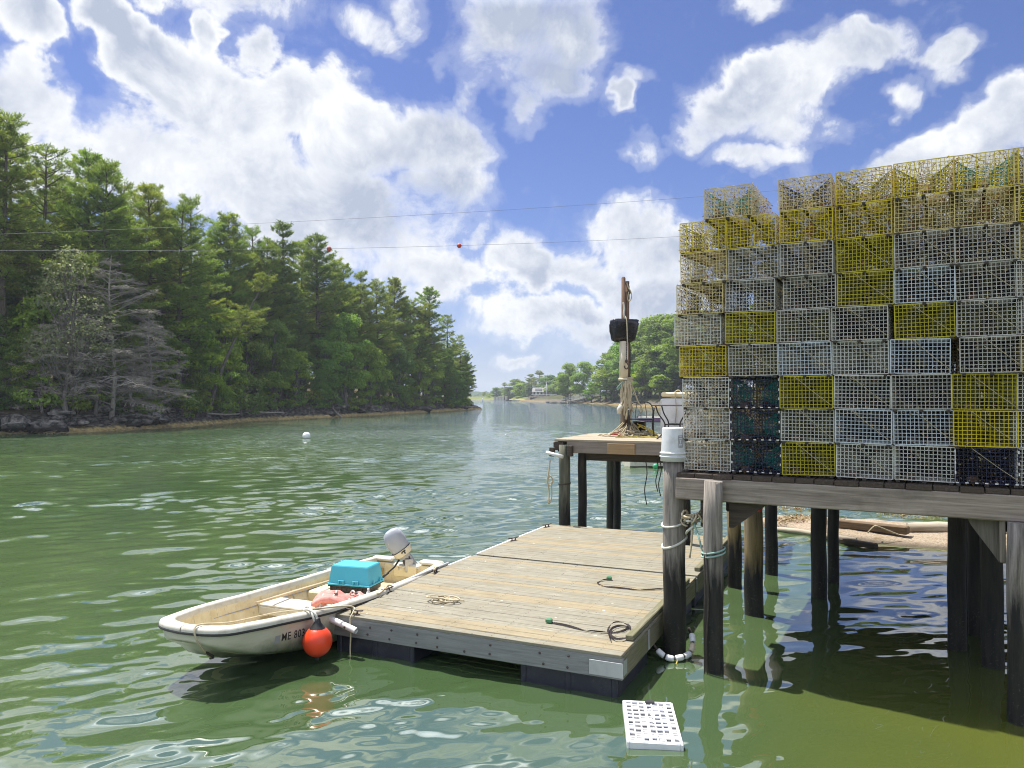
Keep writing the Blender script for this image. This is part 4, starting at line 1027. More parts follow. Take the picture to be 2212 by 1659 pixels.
def weed_mesh(n,seed):
    r=np.random.default_rng(seed); C=np.stack([r.uniform(-TW/2,TW/2,n),r.uniform(0.03,TL,n),TH*r.random(n)**1.5],1)
    # much of it hangs on the wires of the walls
    k=r.random(n); C[k<.22,0]=-TW/2; C[(k>.22)&(k<.44),0]=TW/2; C[(k>.44)&(k<.58),1]=0.008; C[(k>.58)&(k<.72),2]=0.006; C[(k>.72)&(k<.8),2]=TH
    D=r.normal(size=(n,3)); D/=np.linalg.norm(D,axis=1,keepdims=True)
    V,Fc=blades(C,D,r.uniform(.012,.05,n),r.uniform(.005,.014,n),r)
    return np_mesh('dried_weed',V,Fc,M['weed'],r.random(n))
def brick_mesh():
    m=MB(); m.bbox((0,0,.03),(.2,.09,.055),.004); return m.mesh('ballast_brick',mat_paint('ballast_brick',(0.10,0.065,0.05,1),0.9))
def clip_mesh():
    m=MB(); m.bbox((0,-.006,.003),(.028,.008,.012),.002); return m.mesh('wire_clip',M['pvc'])
CLIPS=[((-TW/2+.02+i*(TW-.04)/6,0,0),0) for i in range(7)]+[((s_*(TW/2-.004),0,z_),1) for s_ in (-1,1) for z_ in (.1,.2,.31)]
def bag_mesh(mat):
    m=MB(); m.sphere((0.02,.27,.16),.055,12,8,(1,1,1.5)); m.tube([(0.02,.27,.2),(0.02,.27,TH)],.004,5); return m.mesh('bait_bag',mat)
BAGM=mat_paint('rusty_bait_bag',(0.30,0.13,0.06,1),0.85)
CAGES={(c,i):cage_mesh(W[c],seed=i) for c in W for i in range(2)}
NETS={c:net_mesh(NETM[c]) for c in NETM}
RUN=runner_mesh(); CORDS=[cord_mesh(i) for i in range(4)]; VENT=vent_mesh(); SLOT=slot_mesh(); BRICK=brick_mesh(); CLIP=clip_mesh(); BAG=bag_mesh(BAGM)
WEED={'lots':[weed_mesh(2500,i) for i in range(3)],'some':[weed_mesh(1100,10+i) for i in range(3)],'few':[weed_mesh(420,20+i) for i in range(3)]}
def trap(color,net,weed,cord,vent,loc,rz,label,group,dark=False,bag=False,rx=0.0,ry=0.0,simple=False):
    t=thing('lobster_trap',label,'lobster trap',loc,rz,group); t.rotation_euler=(rx,ry,rz)
    i=random.randrange(2)
    link('wire_cage',CAGES[(color,i)],t)
    for xx in (-TW/2+.03,0,TW/2-.03): link('runner',RUN,t,(xx,0,0))
    link('funnel_net',NETS[net],t)
    if simple: return t
    if weed: tag(link('dried_weed',WEED[weed][random.randrange(3)],t),kind='stuff')
    if cord: link('door_cord',CORDS[random.randrange(4)],t)
    if vent: link('escape_vent',VENT,t); link('vent_slot',SLOT,t)
    link('ballast_brick',BRICK,t,(.10,.62,0)); link('ballast_brick',BRICK,t,(-.12,.16,0),(0,0,1.5))
    if dark:
        for (cp,up) in CLIPS: link('wire_clip',CLIP,t,cp,(0,R(90)*up,0))
    if bag: link('bait_bag',BAG,t)
    return t
# columns of the stack from left to right; every trap bottom to top: colour, left edge, right edge in the picture
STACK=[
 [('white',1478,1577),('white',1476,1576),('white',1474,1574),('yellow',1466,1570),('white',1452,1563),('tan',1461,1564),('tan',1470,1572),('yellow',1467,1571)],
 [('navy',1578,1686),('navy',1578,1684),('navy',1576,1683),('grey',1573,1681),('olive',1567,1675),('grey',1567,1674),('grey',1574,1682),('yellow',1571,1679),('tan',1522,1626)],
 [('olive',1687,1804),('white',1686,1800),('olive',1684,1798),('blue',1683,1796),('grey',1679,1791),('grey',1692,1806),('grey',1686,1801),('yellow',1685,1800),('tan',1684,1800)],
 [('white',1806,1927),('blue',1803,1925),('white',1801,1923),('white',1799,1921),('grey',1797,1918),('olive',1809,1931),('olive',1809,1931),('yellow',1807,1929),('yellow',1809,1930)],
 [('white',1931,2061),('blue',1929,2060),('grey',1926,2056),('blue',1924,2052),('olive',1935,2064),('blue',1935,2064),('grey',1936,2065),('tan',1936,2064),('yellow',1936,2063)],
 [('navy',2064,2198),('yellow',2061,2197),('olive',2059,2195),('grey',2077,2213),('grey',2071,2205),('grey',2070,2203),('grey',2068,2202),('tan',2068,2201),('yellow',2068,2199)],
 [('white',2201,2336),('white',2200,2336),('grey',2205,2340),('tan',2216,2350),('grey',2208,2342),('grey',2206,2340),('tan',2205,2340),('yellow',2204,2338),('tan',2203,2337)],
]
CWORD={'white':'white wire','yellow':'bright yellow wire','olive':'dull yellow-green wire','grey':'grey wire','blue':'pale blue-grey wire','tan':'weathered tan wire','navy':'black wire'}
random.seed(23)
PITCHZ=0.3605
for ci,colm in enumerate(STACK):
    for ri,(c,x0,x1) in enumerate(colm):
        off=random.uniform(-0.02,0.03)
        s0=s_on_wall(x0,off); s1=s_on_wall(x1,off); s=(s0+s1)/2
        p=wl(s,off,DZ+0.032+ri*PITCHZ)
        top=ri>=len(colm)-1
        hi=ri>=len(colm)-2; left=ci==0
        weed='lots' if (hi or left) else ('some' if ri>=len(colm)-3 else 'few')
        net='black' if (c=='navy' and ci==5) else 'green' if c=='navy' or (top and ci in(1,5)) else ('olive' if c in('yellow','olive') else random.choice(['black','black','white','olive','black']))
        where='topmost' if top else ('bottom' if ri==0 else ordinal(ri+1)+' up')
        lab=f'{CWORD[c]} lobster trap, {where} in the {ordinal(ci+1)} column from the mast'
        trap(c,net,weed,(c!='navy' or ci==5) and random.random()<.88,True,p,WROT+random.uniform(-.04,.04),lab,'lobster traps stacked along the wharf front',dark=c=='navy',bag=hi and random.random()<.35,ry=random.uniform(-.02,.02),rx=random.uniform(-.01,.01))
# rows behind, seen only through the mesh of the first
random.seed(29)
for row in (1,2,3):
    for ci in range(8):
        for ri in range(8 if row==1 else 7):
            if ci==0 and ri>2-row: continue
            if ci==1 and row==1 and ri>6: continue
            c=random.choice(['grey','grey','tan','navy','olive','yellow'])
            s=0.30+ci*0.555+random.uniform(-.02,.02)
            p=wl(s,1.08*row+random.uniform(-.02,.04),DZ+0.032+ri*PITCHZ)
            trap(c,'white','some',False,False,p,WROT+random.uniform(-.02,.02),'lobster trap in the rows behind, seen through the mesh of the front traps','lobster traps in the rows behind',simple=row>1)

# ------------------------------------------------------------------ post with the upturned bucket
BP=G(1448,1408,0); BPx,BPy=BP.x+0.03,BP.y-0.10
post=thing('mooring_post','grey wooden post standing in the water by the float, under a white bucket','post',(BPx,BPy,0))
piling(post,0,0,-1,2.32,0.128,M['pile'],'shaft')
bk=thing('bucket','upturned white plastic bucket on top of the grey mooring post','bucket',(BPx,BPy,2.30))
m=MB(); m.lathe([(0.0,0.375),(0.122,0.375),(0.132,0.372),(0.136,0.36),(0.150,0.10),(0.152,0.085),(0.166,0.083),(0.166,0.068),(0.154,0.064),(0.155,0.045),(0.168,0.043),(0.168,0.028),(0.157,0.022),(0.158,-0.02),(0.152,-0.02),(0.150,0.06),(0.13,0.35),(0,0.35)],36); m.build('shell',M['bucket'],bk)
m=MB()
for (dx,dz,w,h) in [(0,.285,.055,.006),(0,.15,.055,.006),(-.026,.217,.006,.14),(.026,.217,.006,.14),(0,.265,.04,.010),(0,.165,.035,.012),(0.0,.24,.035,.006),(-.013,.21,.006,.04),(.013,.21,.006,.04),(0,.19,.03,.006)]:
    a=math.atan2(-BPy,-BPx)+0.55+dx/.145; r_=0.139+(0.36-dz)*0.055
    m.box((r_*math.cos(a),r_*math.sin(a),dz),(w*(1 if w>.02 else 1),.004,h),rz=a+math.pi/2)
m.build('printed_mark',M['greymark'],bk)
a=math.atan2(-BPy,-BPx)
m=MB(); m.tube(smooth_path([(0.168*math.cos(a+.9),0.168*math.sin(a+.9),.035),(0.19*math.cos(a+1.15),0.19*math.sin(a+1.15),-.05),(0.20*math.cos(a+1.6),0.20*math.sin(a+1.6),-.13),(0.17*math.cos(a+2.3),0.17*math.sin(a+2.3),-.17),(.16*math.cos(a+3.2),.16*math.sin(a+3.2),-.1),(0.168*math.cos(a+4.0),0.168*math.sin(a+4.0),.035)],5),.0045,6); m.build('handle',M['pvc'],bk)

# ropes round the post and the wharf piling
def rope(name,pts,r,mat,label,cat='rope',group=None,k=6,loc=(0,0,0)):
    m=MB(); m.tube(smooth_path(pts,k),r,6); o=m.build(name,M[mat] if isinstance(mat,str) else mat,None,loc)
    return tag(o,label,cat,group)
def loop_pts(c,r,z,tilt=0,n=14,a0=0,a1=2*math.pi,dirn=0):
    return [Vector((c[0]+r*math.cos(a0+(a1-a0)*i/n),c[1]+r*math.sin(a0+(a1-a0)*i/n),z+tilt*math.cos(a0+(a1-a0)*i/n-dirn))) for i in range(n+1)]
pp=wl(sP,-0.20,0)
random.seed(31)
knot=Vector((BPx,BPy,0)).lerp(pp,0.5)+Vector((0,0,1.62))
pts=loop_pts((BPx,BPy),.142,1.56,.05,14,0.2,6.6,0.5)
pts+= [knot+Vector((-.08,-.05,0.0)),knot]
rope('mooring_rope',pts,.013,'rope_white','pale rope looped twice round the bucket post and knotted')
pts=loop_pts((BPx,BPy),.142,1.33,.07,14,0.4,6.5,0.2)+[knot+Vector((-.06,0,-.12)),knot+Vector((0.02,-.02,-.05))]
rope('mooring_rope',pts,.015,'rope_white','lower pale rope slung slack round the bucket post')
pts=[knot]+[knot.lerp(pp+Vector((-.11,-.02,1.36)),.55)+Vector((0,0,-.03))]+loop_pts((pp.x,pp.y),.125,1.33,.03,12,2.6,8.9)+loop_pts((pp.x,pp.y),.128,1.29,.03,12,2.6,8.9)
rope('mooring_rope',pts,.011,'rope_green','greenish rope wound round the wharf piling and tied to the knot')
m=MB()
for i in range(6):
    c=knot+Vector((random.uniform(-.08,.08),random.uniform(-.05,.05),random.uniform(-.10,.10)))
    q=Euler((random.uniform(0,3),random.uniform(0,3),random.uniform(0,3))).to_matrix(); rr=random.uniform(.03,.07)
    m.tube([c+q@Vector((rr*math.cos(a_*.7),rr*math.sin(a_*.7)*1.4,.01*a_)) for a_ in range(10)],.012,6)
m.tube(smooth_path([knot,knot+Vector((-.02,-.03,-.2)),knot+Vector((-.05,-.04,-.42))],4),.011,6)
m.tube(smooth_path([knot,knot+Vector((.15,.2,.10)),knot+Vector((.34,.5,.16))],4),.010,6)
m.tube(smooth_path([knot,knot+Vector((.13,.2,.03)),knot+Vector((.34,.5,.10))],4),.010,6)
tag(m.build('rope_knot',M['rope'],None),'tangled bundle of tan rope between the bucket post and the wharf piling','rope')
q=AT(1527,1150,wl(sP,-0.3).y)
rope('hanging_line',[(q.x,q.y,1.32),(q.x+.015,q.y,.8),(q.x-.01,q.y,.3),(q.x+.005,q.y,-.1)],.009,'rope_dark','thin dark line hanging beside the wharf piling into the water')
rope('hanging_line',[(q.x-.03,q.y,1.30),(q.x-.02,q.y,.9),(q.x-.035,q.y,.5),(q.x-.03,q.y,-.1)],.007,'rope_dark','thinner dark line hanging next to the first by the wharf piling')
# bumper of white floats strung round the post
fl=thing('pile_hoop','string of worn white floats hooped round the foot of the bucket post','float hoop',(BPx,BPy,0.0))
pts=smooth_path([(-.30,-.02,.40),(-.30,-.10,.24),(-.24,-.20,.12),(-.12,-.25,.045),(.03,-.24,.05),(.15,-.17,.09),(.20,-.05,.20),(.18,.05,.30)],8)
m=MB(); m.tube(pts[:16],.016,8); m.build('chain',M['iron'],fl)
for k in range(6):
    i0=16+k*6; seg=pts[i0:i0+6]
    if len(seg)<3: break
    m=MB(); m.tube(seg,[.030]+[.036]*(len(seg)-2)+[.030],12); m.build('float',M['white_ball'] if k!=4 else M['pvc_cream'],fl)
m=MB(); m.tube(pts[14:],.018,8); m.build('core_rope',M['rope_dark'],fl)
m=MB(); m.tube(smooth_path([(-.02,-.26,.08),(-.03,-.29,.02),(-.07,-.33,-.03)],4),.009,6); m.build('tail',M['rope_yellow'],fl)

# ------------------------------------------------------------------ floats
FZ=0.45
NL=G(714,1324,FZ); NR=G(1342,1416,FZ); FLc=G(1185,1132,FZ); FROT=math.atan2((NR-NL).y,(NR-NL).x)
FW=(NR-NL).length; E1=Vector((math.cos(FROT),math.sin(FROT),0)); E2=Vector((-E1.y,E1.x,0))
SEAM=(G(1030,1198,FZ)-NL).dot(E2); FEND=(FLc-NL).dot(E2)
random.seed(41)
def cleat(mb_parent,x,y,z,rz,size=.20):
    m=MB(); c=math.cos(rz); s=math.sin(rz)
    def P(a,b,h): return Vector((x+a*c-b*s,y+a*s+b*c,z+h))
    m.tube(smooth_path([P(-size/2,0,.058),P(-size/4,0,.05),P(0,0,.048),P(size/4,0,.05),P(size/2,0,.058)],3),[.007]+[.010]*11+[.007],8)
    for a in (-size*.16,size*.16): m.tube([P(a,0,.0),P(a,0,.05)],[.014,.010],8)
    m.bbox(P(0,0,.004),(size*.55,.05,.008),.002,rz=rz)
    return m.build('cleat',M['iron'],mb_parent)
def make_float(y0,y1,label,first):
    fl=thing('dock_float',label,'float dock',(NL.x,NL.y,0),FROT)
    L=y1-y0; nb=int(round(L/0.142)); w=L/nb
    m=MB()
    for i in range(nb):
        ey=random.uniform(-.006,.006)
        # every course is two boards butted at a different place
        cut=FW if random.random()<.9 else FW*.5
        m.bbox((cut/2,y0+(i+.5)*w,FZ-.019+random.uniform(-.002,.002)),(cut-.004,w-.007,.036),.004)
        if cut<FW: m.bbox(((cut+FW)/2,y0+(i+.5)*w,FZ-.019+random.uniform(-.002,.002)),(FW-cut-.004,w-.007,.036),.004)
    m.build('deck_boards',M['deck'],fl)
    m=MB(); m.bbox((FW/2,y0-.024+.026,FZ-.14),(FW-.004,.05,.20),.006) if not first else m.bbox((FW/2,y0+.03,FZ-.145),(FW+.02,.055,.215),.006)
    m.build('end_timber',M['fascia'],fl)
    m=MB(); m.bbox((FW/2,y1-.03,FZ-.14),(FW-.004,.05,.20),.006); m.build('end_timber',M['darkwood'],fl)
    m=MB(); m.bbox((FW-.025,(y0+y1)/2,FZ-.155),(.05,L-.12,.23),.006); m.build('side_timber',M['fascia_y'],fl)
    m=MB(); m.bbox((.025,(y0+y1)/2,FZ-.155),(.05,L-.12,.23),.006); m.build('side_timber',M['fascia_y'],fl)
    # toe rail on the right, pale rub rails on the left
    m=MB()
    if first: m.bbox((FW-.055,y0+.35+(L-.6)/2,FZ+.032),(.085,L-.85,.06),.008)
    else: m.bbox((FW-.055,y0+L/2+.1,FZ+.03),(.085,L-.3,.055),.008)
    m.build('toe_rail',M['fascia_y'],fl)
    m=MB()
    for (dx,dz,r) in ((-.035,-.03,.026),(-.03,-.10,.022)): m.tube([(dx,y0+.06,FZ+dz),(dx,y0+L*.5,FZ+dz+.004),(dx,y1-.05,FZ+dz)],r,10)
    m.build('rub_rail',M['pvc'],fl)
    for (x0,x1,ya,yb) in ((.06,1.12,y0+.07,y0+1.2),(FW-1.12,FW-.07,y0+.07,y0+1.2),(.06,1.12,y1-1.25,y1-.07),(FW-1.12,FW-.07,y1-1.25,y1-.07)):
        m=MB(); cx=(x0+x1)/2; cy=(ya+yb)/2; 
        m.bbox((cx,cy,.06),(x1-x0,yb-ya,.36),.03)
        for k in (-.5,0,.5): m.bbox((cx+k*(x1-x0)*.96,cy,.05),(.07,yb-ya+.03,.34),.012)
        m.bbox((cx,cy,.215),(x1-x0+.03,yb-ya+.03,.03),.01)
        m.build('flotation_tub',M['tub'],fl)
    return fl
f1=make_float(0,SEAM-.04,'nearer weathered plank float dock beside the skiff','y')
f2=make_float(SEAM+.05,FEND,'farther weathered plank float dock below the mast platform',False)
cleat(f1,.30,.07,FZ,0.0,.24)
for (yy,rz) in ((1.1,1.4),(2.35,1.7)): cleat(f1,.07,yy,FZ,rz,.22)
for (yy,rz) in ((SEAM+1.35,1.2),(FEND-.35,1.2)): cleat(f2,.07,yy,FZ,rz,.26)
m=MB(); m.bbox((FW-.16,-.004,FZ-.155),(.36,.008,.15),.002); m.build('corner_plate',M['steel'],f1)
m=MB(); m.bbox((FW+.004,.10,FZ-.155),(.008,.17,.15),.002); m.build('corner_plate',M['steel'],f1)
m=MB(); m.bbox((FW+.006,1.05,FZ-.14),(.012,.06,.22),.002); m.build('chain_plate',M['steel'],f1)
m=MB()
for i in range(11):
    for dz in (-.10,-.20):
        if random.random()<.75: m.lathe([(0,.006),(.012,.006),(.014,0)],10,(.25+i*.31+random.uniform(-.04,.04),-.0,FZ+dz+random.uniform(-.015,.015)),axis=(0,-1,0))
m.build('bolt_heads',M['iron'],f1)
# white pipe fender fixed across the near left corner
m=MB(); m.tube([(.02,-.075,FZ-.035),(.24,-.085,FZ-.085),(.44,-.09,FZ-.135)],.038,14,caps=False); m.tube([(.44,-.09,FZ-.135),(.02,-.075,FZ-.035)],.031,14,caps=False)
ob=m.build('pipe_fender',M['pvc'],f1)
m=MB(); m.lathe([(0,.041),(.014,.041),(.015,.036)],10,(.30,-.087,FZ-.10),axis=(0,-1,.0)); m.build('fender_bolt',M['iron'],f1)
def fw(x,y,z=0): return Vector((NL.x,NL.y,0))+E1*x+E2*y+Vector((0,0,z))
def fl_loc(px,py,z=FZ):
    g=G(px,py,z)-NL; return g.dot(E1),g.dot(E2)
# rope coil on the deck
cx,cy=fl_loc(957,1300); random.seed(3)
pts=[]
for i in range(46):
    a=i*.52; r_=.10+.05*math.sin(i*.9); pts.append(fw(cx+r_*1.35*math.cos(a)+.03*math.sin(i*.4),cy+r_*.9*math.sin(a),FZ+.012+.0012*i+.006*math.sin(i)))
pts+= [fw(cx+.16,cy+.07,FZ+.02),fw(cx+.24,cy+.12,FZ+.015)]
rope('rope_coil',pts,.009,'rope','small loose coil of tan rope lying on the nearer float dock',k=3)
# black straps with green buckles
def strap(pp_,label,bz):
    m=MB(); P=smooth_path(pp_,7); w=.024
    for i in range(len(P)-1):
        d=(P[i+1]-P[i]); 
        if d.length<1e-6: continue
        s_=Vector((-d.y,d.x,0)).normalized(); tw=math.sin(i*.21+bz*3)*0.9
        up=Vector((0,0,1))*math.sin(tw)+s_*math.cos(tw)
        a,b=P[i],P[i+1]; t_=Vector((0,0,.0022))
        lift=Vector((0,0,abs(math.sin(tw))*w*.5))
        m._add([a-up*w/2+lift,a+up*w/2+lift,b+up*w/2+lift,b-up*w/2+lift,a-up*w/2+lift+t_,a+up*w/2+lift+t_,b+up*w/2+lift+t_,b-up*w/2+lift+t_],[(0,3,2,1),(4,5,6,7),(0,1,5,4),(2,3,7,6),(1,2,6,5),(3,0,4,7)])
    t=thing('ratchet_strap',label,'strap',(0,0,0))
    t.location=P[0]; mm=m.mesh('webbing',M['strap']); mm.transform(Matrix.Translation(-P[0])); link('webbing',mm,t)
    b=MB(); b.bbox((0,0,.022),(.075,.05,.042),.006,rz=FROT+bz); b.bbox((0.0,0,.045),(.05,.036,.008),.003,rz=FROT+bz); b.build('buckle',M['buckle'],t)
    return t
A=[(1186,1346),(1215,1352),(1250,1360),(1283,1366),(1312,1368),(1345,1366),(1358,1357),(1342,1355),(1322,1362),(1319,1376),(1333,1386),(1356,1380),(1362,1364),(1350,1352),(1326,1352),(1314,1366),(1318,1388)]
strap([Vector(fw(*fl_loc(x_,y_),FZ+.006+.010*max(0,(i-5))*.25)) for i,(x_,y_) in enumerate(A)],'black strap with green buckle and a loose coil at the near float corner',.0)
B=[(1316,1253),(1301,1255),(1291,1260),(1296,1265),(1315,1269),(1345,1273),(1380,1275),(1412,1275),(1440,1271)]
strap([Vector(fw(*fl_loc(x_,y_),FZ+.005)) for x_,y_ in B],'black strap with green buckle stretched across the float behind the bucket post',.3)
# short line hanging off the near cleat
rope('dock_line',[fw(.30,.05,FZ+.05),fw(.33,-.02,FZ+.03),fw(.335,-.065,FZ-.02),fw(.34,-.06,FZ-.2),fw(.335,-.06,FZ-.36),fw(.345,-.07,.0)],.008,'rope','thin tan line hanging from the near cleat down the face of the float')
# bow lines from skiff to cleats are built with the skiff

# ------------------------------------------------------------------ skiff
BX,BY=-1.63,12.216; BH=R(-112.548); BL=4.60
ba=Vector((math.cos(BH),math.sin(BH),0)); bb=Vector((-ba.y,ba.x,0))
def bw(x,y,z): return Vector((BX,BY,0))+ba*x+bb*y+Vector((0,0,z))
skiff=thing('skiff','small weathered white skiff with blunt bow tied along the float','boat',(BX,BY,0),BH)
def hw(x):
    b=np.interp(x,[0,.5,1.2,2.2,2.8,3.4,4.0,4.40,4.6],[.60,.67,.72,.73,.715,.67,.575,.475,.43])
    if x>4.30: b*=max(0.0,1-((x-4.30)/(BL-4.30))**3.0)**.5
    return float(b)
def sheer(x): return float(np.interp(x,[0,.8,2,3,3.8,4.6],[.45,.45,.48,.53,.60,.66]))
def keel(x): return float(np.interp(x,[0,1.5,2.6,3.2,3.7,4.1,4.4,4.6],[-.10,-.12,-.08,.0,.10,.21,.33,.50]))
def chine(x): return float(np.interp(x,[0,2,3,3.6,4.1,4.6],[.02,.03,.10,.19,.31,.53]))
def build_hull():
    xs=list(np.linspace(0,3.2,18))+list(np.linspace(3.3,4.1,14))+list(np.linspace(4.14,4.40,9))+[4.60-.18*(1-i/16)**2.2 for i in range(17)]
    out=MB(); inn=MB(); rim=MB(); rub=MB()
    N=len(xs)
    O=[];I=[];Rm=[];Rb=[]
    for x in xs:
        w=hw(x); zs=sheer(x); zk=keel(x); zc=chine(x)
        wc=w*.93
        half=[(0.0,zk),(wc*.30,zk+.01),(wc*.36,zk+.05),(wc*.62,zk+.045+.25*(zc-zk)),(wc*.92,zc-.015),(wc*1.0,zc+.015),(w*.985,zc+(zs-zc)*.45),(w,zs-.05)]
        O.append([(x,-a,b) for a,b in half[::-1]]+[(x,a,b) for a,b in half[1:]])
        # moulded rim: outer lip, top, inner lip
        k=(x/BL); xi=x*(BL-.20)/BL+.09
        wi=max(0.0,w-.075)
        Rm.append((x,w,zs,xi,wi))
    for half in (0,):
        n=len(O[0])
        vs=[p for ring in O for p in ring]
        fs=[(i*n+j,(i+1)*n+j,(i+1)*n+j+1,i*n+j+1) for i in range(N-1) for j in range(n-1)]
        out._add(vs,fs,.5,True)
        out._add(O[0],[tuple(range(n))],.5,False)
        out._add(O[-1],[tuple(reversed(range(n)))],.5,False)
    # rim swept with an 8-point section
    for side in (-1,1):
        vs=[]
        for (x,w,zs,xi,wi) in Rm:
            a=Vector((x,side*(w+.004),0)); b=Vector((xi,side*wi,0)); zi=sheer(xi)
            d=(b-a); L=d.length; u=d.normalized() if L>1e-6 else Vector((-1,0,0))
            sec=[(-.030,-.055),(-.034,-.015),(-.022,.012),(.010,.022),(L*.5,.026),(L-.015,.020),(L,.002),(L,-.06)]
            for (s_,h) in sec:
                p=a+u*s_; z_=zs+(zi-zs)*max(0,min(1,s_/L if L>0 else 0))
                vs.append((p.x,p.y,z_+h))
        k=8; fs=[]
        for i in range(N-1):
            for j in range(k-1):
                f=(i*k+j,(i+1)*k+j,(i+1)*k+j+1,i*k+j+1); fs.append(f if side>0 else f[::-1])
        rim._add(vs,fs,.5,True)
        vs=[]
        for (x,w,zs,xi,wi) in Rm:
            a=Vector((x,side*(w+.004),0)); b=Vector((xi,side*wi,0)); u=(b-a).normalized() if (b-a).length>1e-6 else Vector((-1,0,0))
            for (s_,h) in [(-.020,-.060),(-.036,-.057),(-.042,-.046),(-.040,-.036),(-.028,-.030)]:
                p=a+u*s_; vs.append((p.x,p.y,zs+h))
        k=5; fs=[]
        for i in range(N-1):
            for j in range(k-1):
                f=(i*k+j,(i+1)*k+j,(i+1)*k+j+1,i*k+j+1); fs.append(f if side>0 else f[::-1])
        rub._add(vs,fs,.5,True)
    # inner skin
    vs=[]; n=9; FZI=.10
    for (x,w,zs,xi,wi) in Rm:
        zi=sheer(xi); fl_=max(FZI,keel(xi)+.06); wf=max(0,wi-.10*(zi-fl_)/.4)
        half=[(wi,zi-.05),(wi-.012,zi-.16),(wf+.02,fl_+.05),(wf-.04,fl_+.005),(0,fl_)]
        half=[(max(0,a),b) for a,b in half]
        ring=[(xi,-a,b) for a,b in half]+[(xi,a,b) for a,b in half[:-1][::-1]]
        vs+=ring
    fs=[(i*n+j,i*n+j+1,(i+1)*n+j+1,(i+1)*n+j) for i in range(N-1) for j in range(n-1)]
    inn._add(vs,fs,.5,True)
    inn._add(vs[:n],[tuple(range(n))],.5,False)
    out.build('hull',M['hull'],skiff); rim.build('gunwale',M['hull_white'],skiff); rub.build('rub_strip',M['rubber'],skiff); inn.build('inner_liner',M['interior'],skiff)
build_hull()
# transom top with the motor notch
m=MB()
for (a,b) in ((-.62,-.24),(.24,.62)): m.bbox((.045,(a+b)/2,.455),(.15,b-a,.06),.022)
m.bbox((.05,0,.37),(.13,.5,.07),.02); m.bbox((.035,0,.20),(.07,1.10,.42),.015)
m.build('transom',M['hull_white'],skiff)
m=MB(); m.bbox((.115,0,.30),(.02,.40,.17),.004); m.build('motor_pad',M['cream'],skiff)
m=MB(); m.bbox((.125,-.45,.27),(.012,.13,.10),.003); m.build('maker_plate',mat_paint('worn_brown_patch',(0.34,0.25,0.10,1),0.7),skiff)
m=MB(); m.bbox((2.58,0,.375),(.36,1.25,.035),.010); m.bbox((2.755,0,.31),(.02,1.20,.10),.005); m.build('thwart',M['hull_white'],skiff)
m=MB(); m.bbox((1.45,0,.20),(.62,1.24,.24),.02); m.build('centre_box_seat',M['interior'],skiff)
m=MB()
for side in (-1,1):
    pts=[(x,side*(hw(x)-.088-.004),sheer(x)-.155) for x in np.linspace(.3,3.6,20)]; m.tube(pts,.007,5)
m.build('liner_seam',mat_paint('blue_grey_line',(0.34,0.36,0.42,1),0.6),skiff)
# registration number, laid on the curved port bow
def hull_y(x,z):
    zs=sheer(x); zc=chine(x); w=hw(x)
    return float(np.interp(z,[zc+.015,zc+(zs-zc)*.45,zs-.05],[w*.93,w*.985,w]))
def lay_on_hull(mesh_verts,x0,z0,sx):
    out=[]
    for (u,v,d) in mesh_verts:
        x=x0-u*sx; z=z0+v+(sheer(x)-sheer(x0))*.9; out.append((x,hull_y(x,z)+.004+d,z))
    return out
def text_mesh(body,size,mat,name,place):
    cu=bpy.data.curves.new(name,'FONT'); cu.body=body; cu.size=size; cu.resolution_u=4; cu.space_character=1.12; cu.offset=0.0010
    o=bpy.data.objects.new('tmp_text',cu); COL.objects.link(o); dg=bpy.context.evaluated_depsgraph_get(); me0=bpy.data.meshes.new_from_object(o.evaluated_get(dg))
    bpy.data.objects.remove(o)
    import bmesh
    bm=bmesh.new(); bm.from_mesh(me0); bmesh.ops.triangulate(bm,faces=bm.faces[:]); bmesh.ops.subdivide_edges(bm,edges=[e for e in bm.edges if e.calc_length()>size*.3],cuts=2); bmesh.ops.triangulate(bm,faces=bm.faces[:])
    vs=[(v.co.x,v.co.y,0.0) for v in bm.verts]; fs=[tuple(v.index for v in f.verts) for f in bm.faces]; bm.free(); bpy.data.meshes.remove(me0)
    P=place(vs); me=bpy.data.meshes.new(name); me.from_pydata(P,[],fs); me.materials.append(mat); me.update(); return me
me=text_mesh('ME 803',.125,M['ink'],'registration_number',lambda vs: lay_on_hull(vs,3.79,.355,.80))
link('registration_number',me,skiff)
m=MB()
for (u0,u1,v0,v1) in [(0,.075,0,.085)]:
    P=lay_on_hull([(u0,v0,.0),(u1,v0,.0),(u1,v1,.0),(u0,v1,.0)],3.88,.35,1.0); m._add(P,[(0,1,2,3)])
m.build('registration_sticker',M['greymark'],skiff)
# outboard, tilted up on the transom
mo=thing('outboard_motor','old grey outboard motor with cream band tilted on the skiff transom','outboard motor',tuple(bw(.03,.02,.42)),BH-.80); mo.scale=(1.02,1.02,1.0)
tilt=Matrix.Rotation(R(34),3,'Y')
def tl(p): return tilt@Vector(p)
def loft(secs,mat,name,n=20,p=2.6):
    m=MB(); vs=[]
    for (z,cx,a,b,cy) in secs:
        for k in range(n):
            t_=2*math.pi*k/n; c_,s_=math.cos(t_),math.sin(t_)
            vs.append(tl((cx+a*abs(c_)**(2/p)*(1 if c_>=0 else -1),cy+b*abs(s_)**(2/p)*(1 if s_>=0 else -1),z)))
    fs=[(i*n+k,i*n+(k+1)%n,(i+1)*n+(k+1)%n,(i+1)*n+k) for i in range(len(secs)-1) for k in range(n)]
    m._add(vs,fs,.5,True); m._add(vs[:n],[tuple(reversed(range(n)))],.5); m._add(vs[-n:],[tuple(range(n))],.5)
    return m.build(name,mat,mo)
loft([(.26,-.02,.150,.100,0),(.40,-.02,.165,.112,0),(.50,-.025,.155,.108,0),(.57,-.03,.125,.092,0),(.60,-.03,.07,.06,0)],M['cowl'],'cowl')
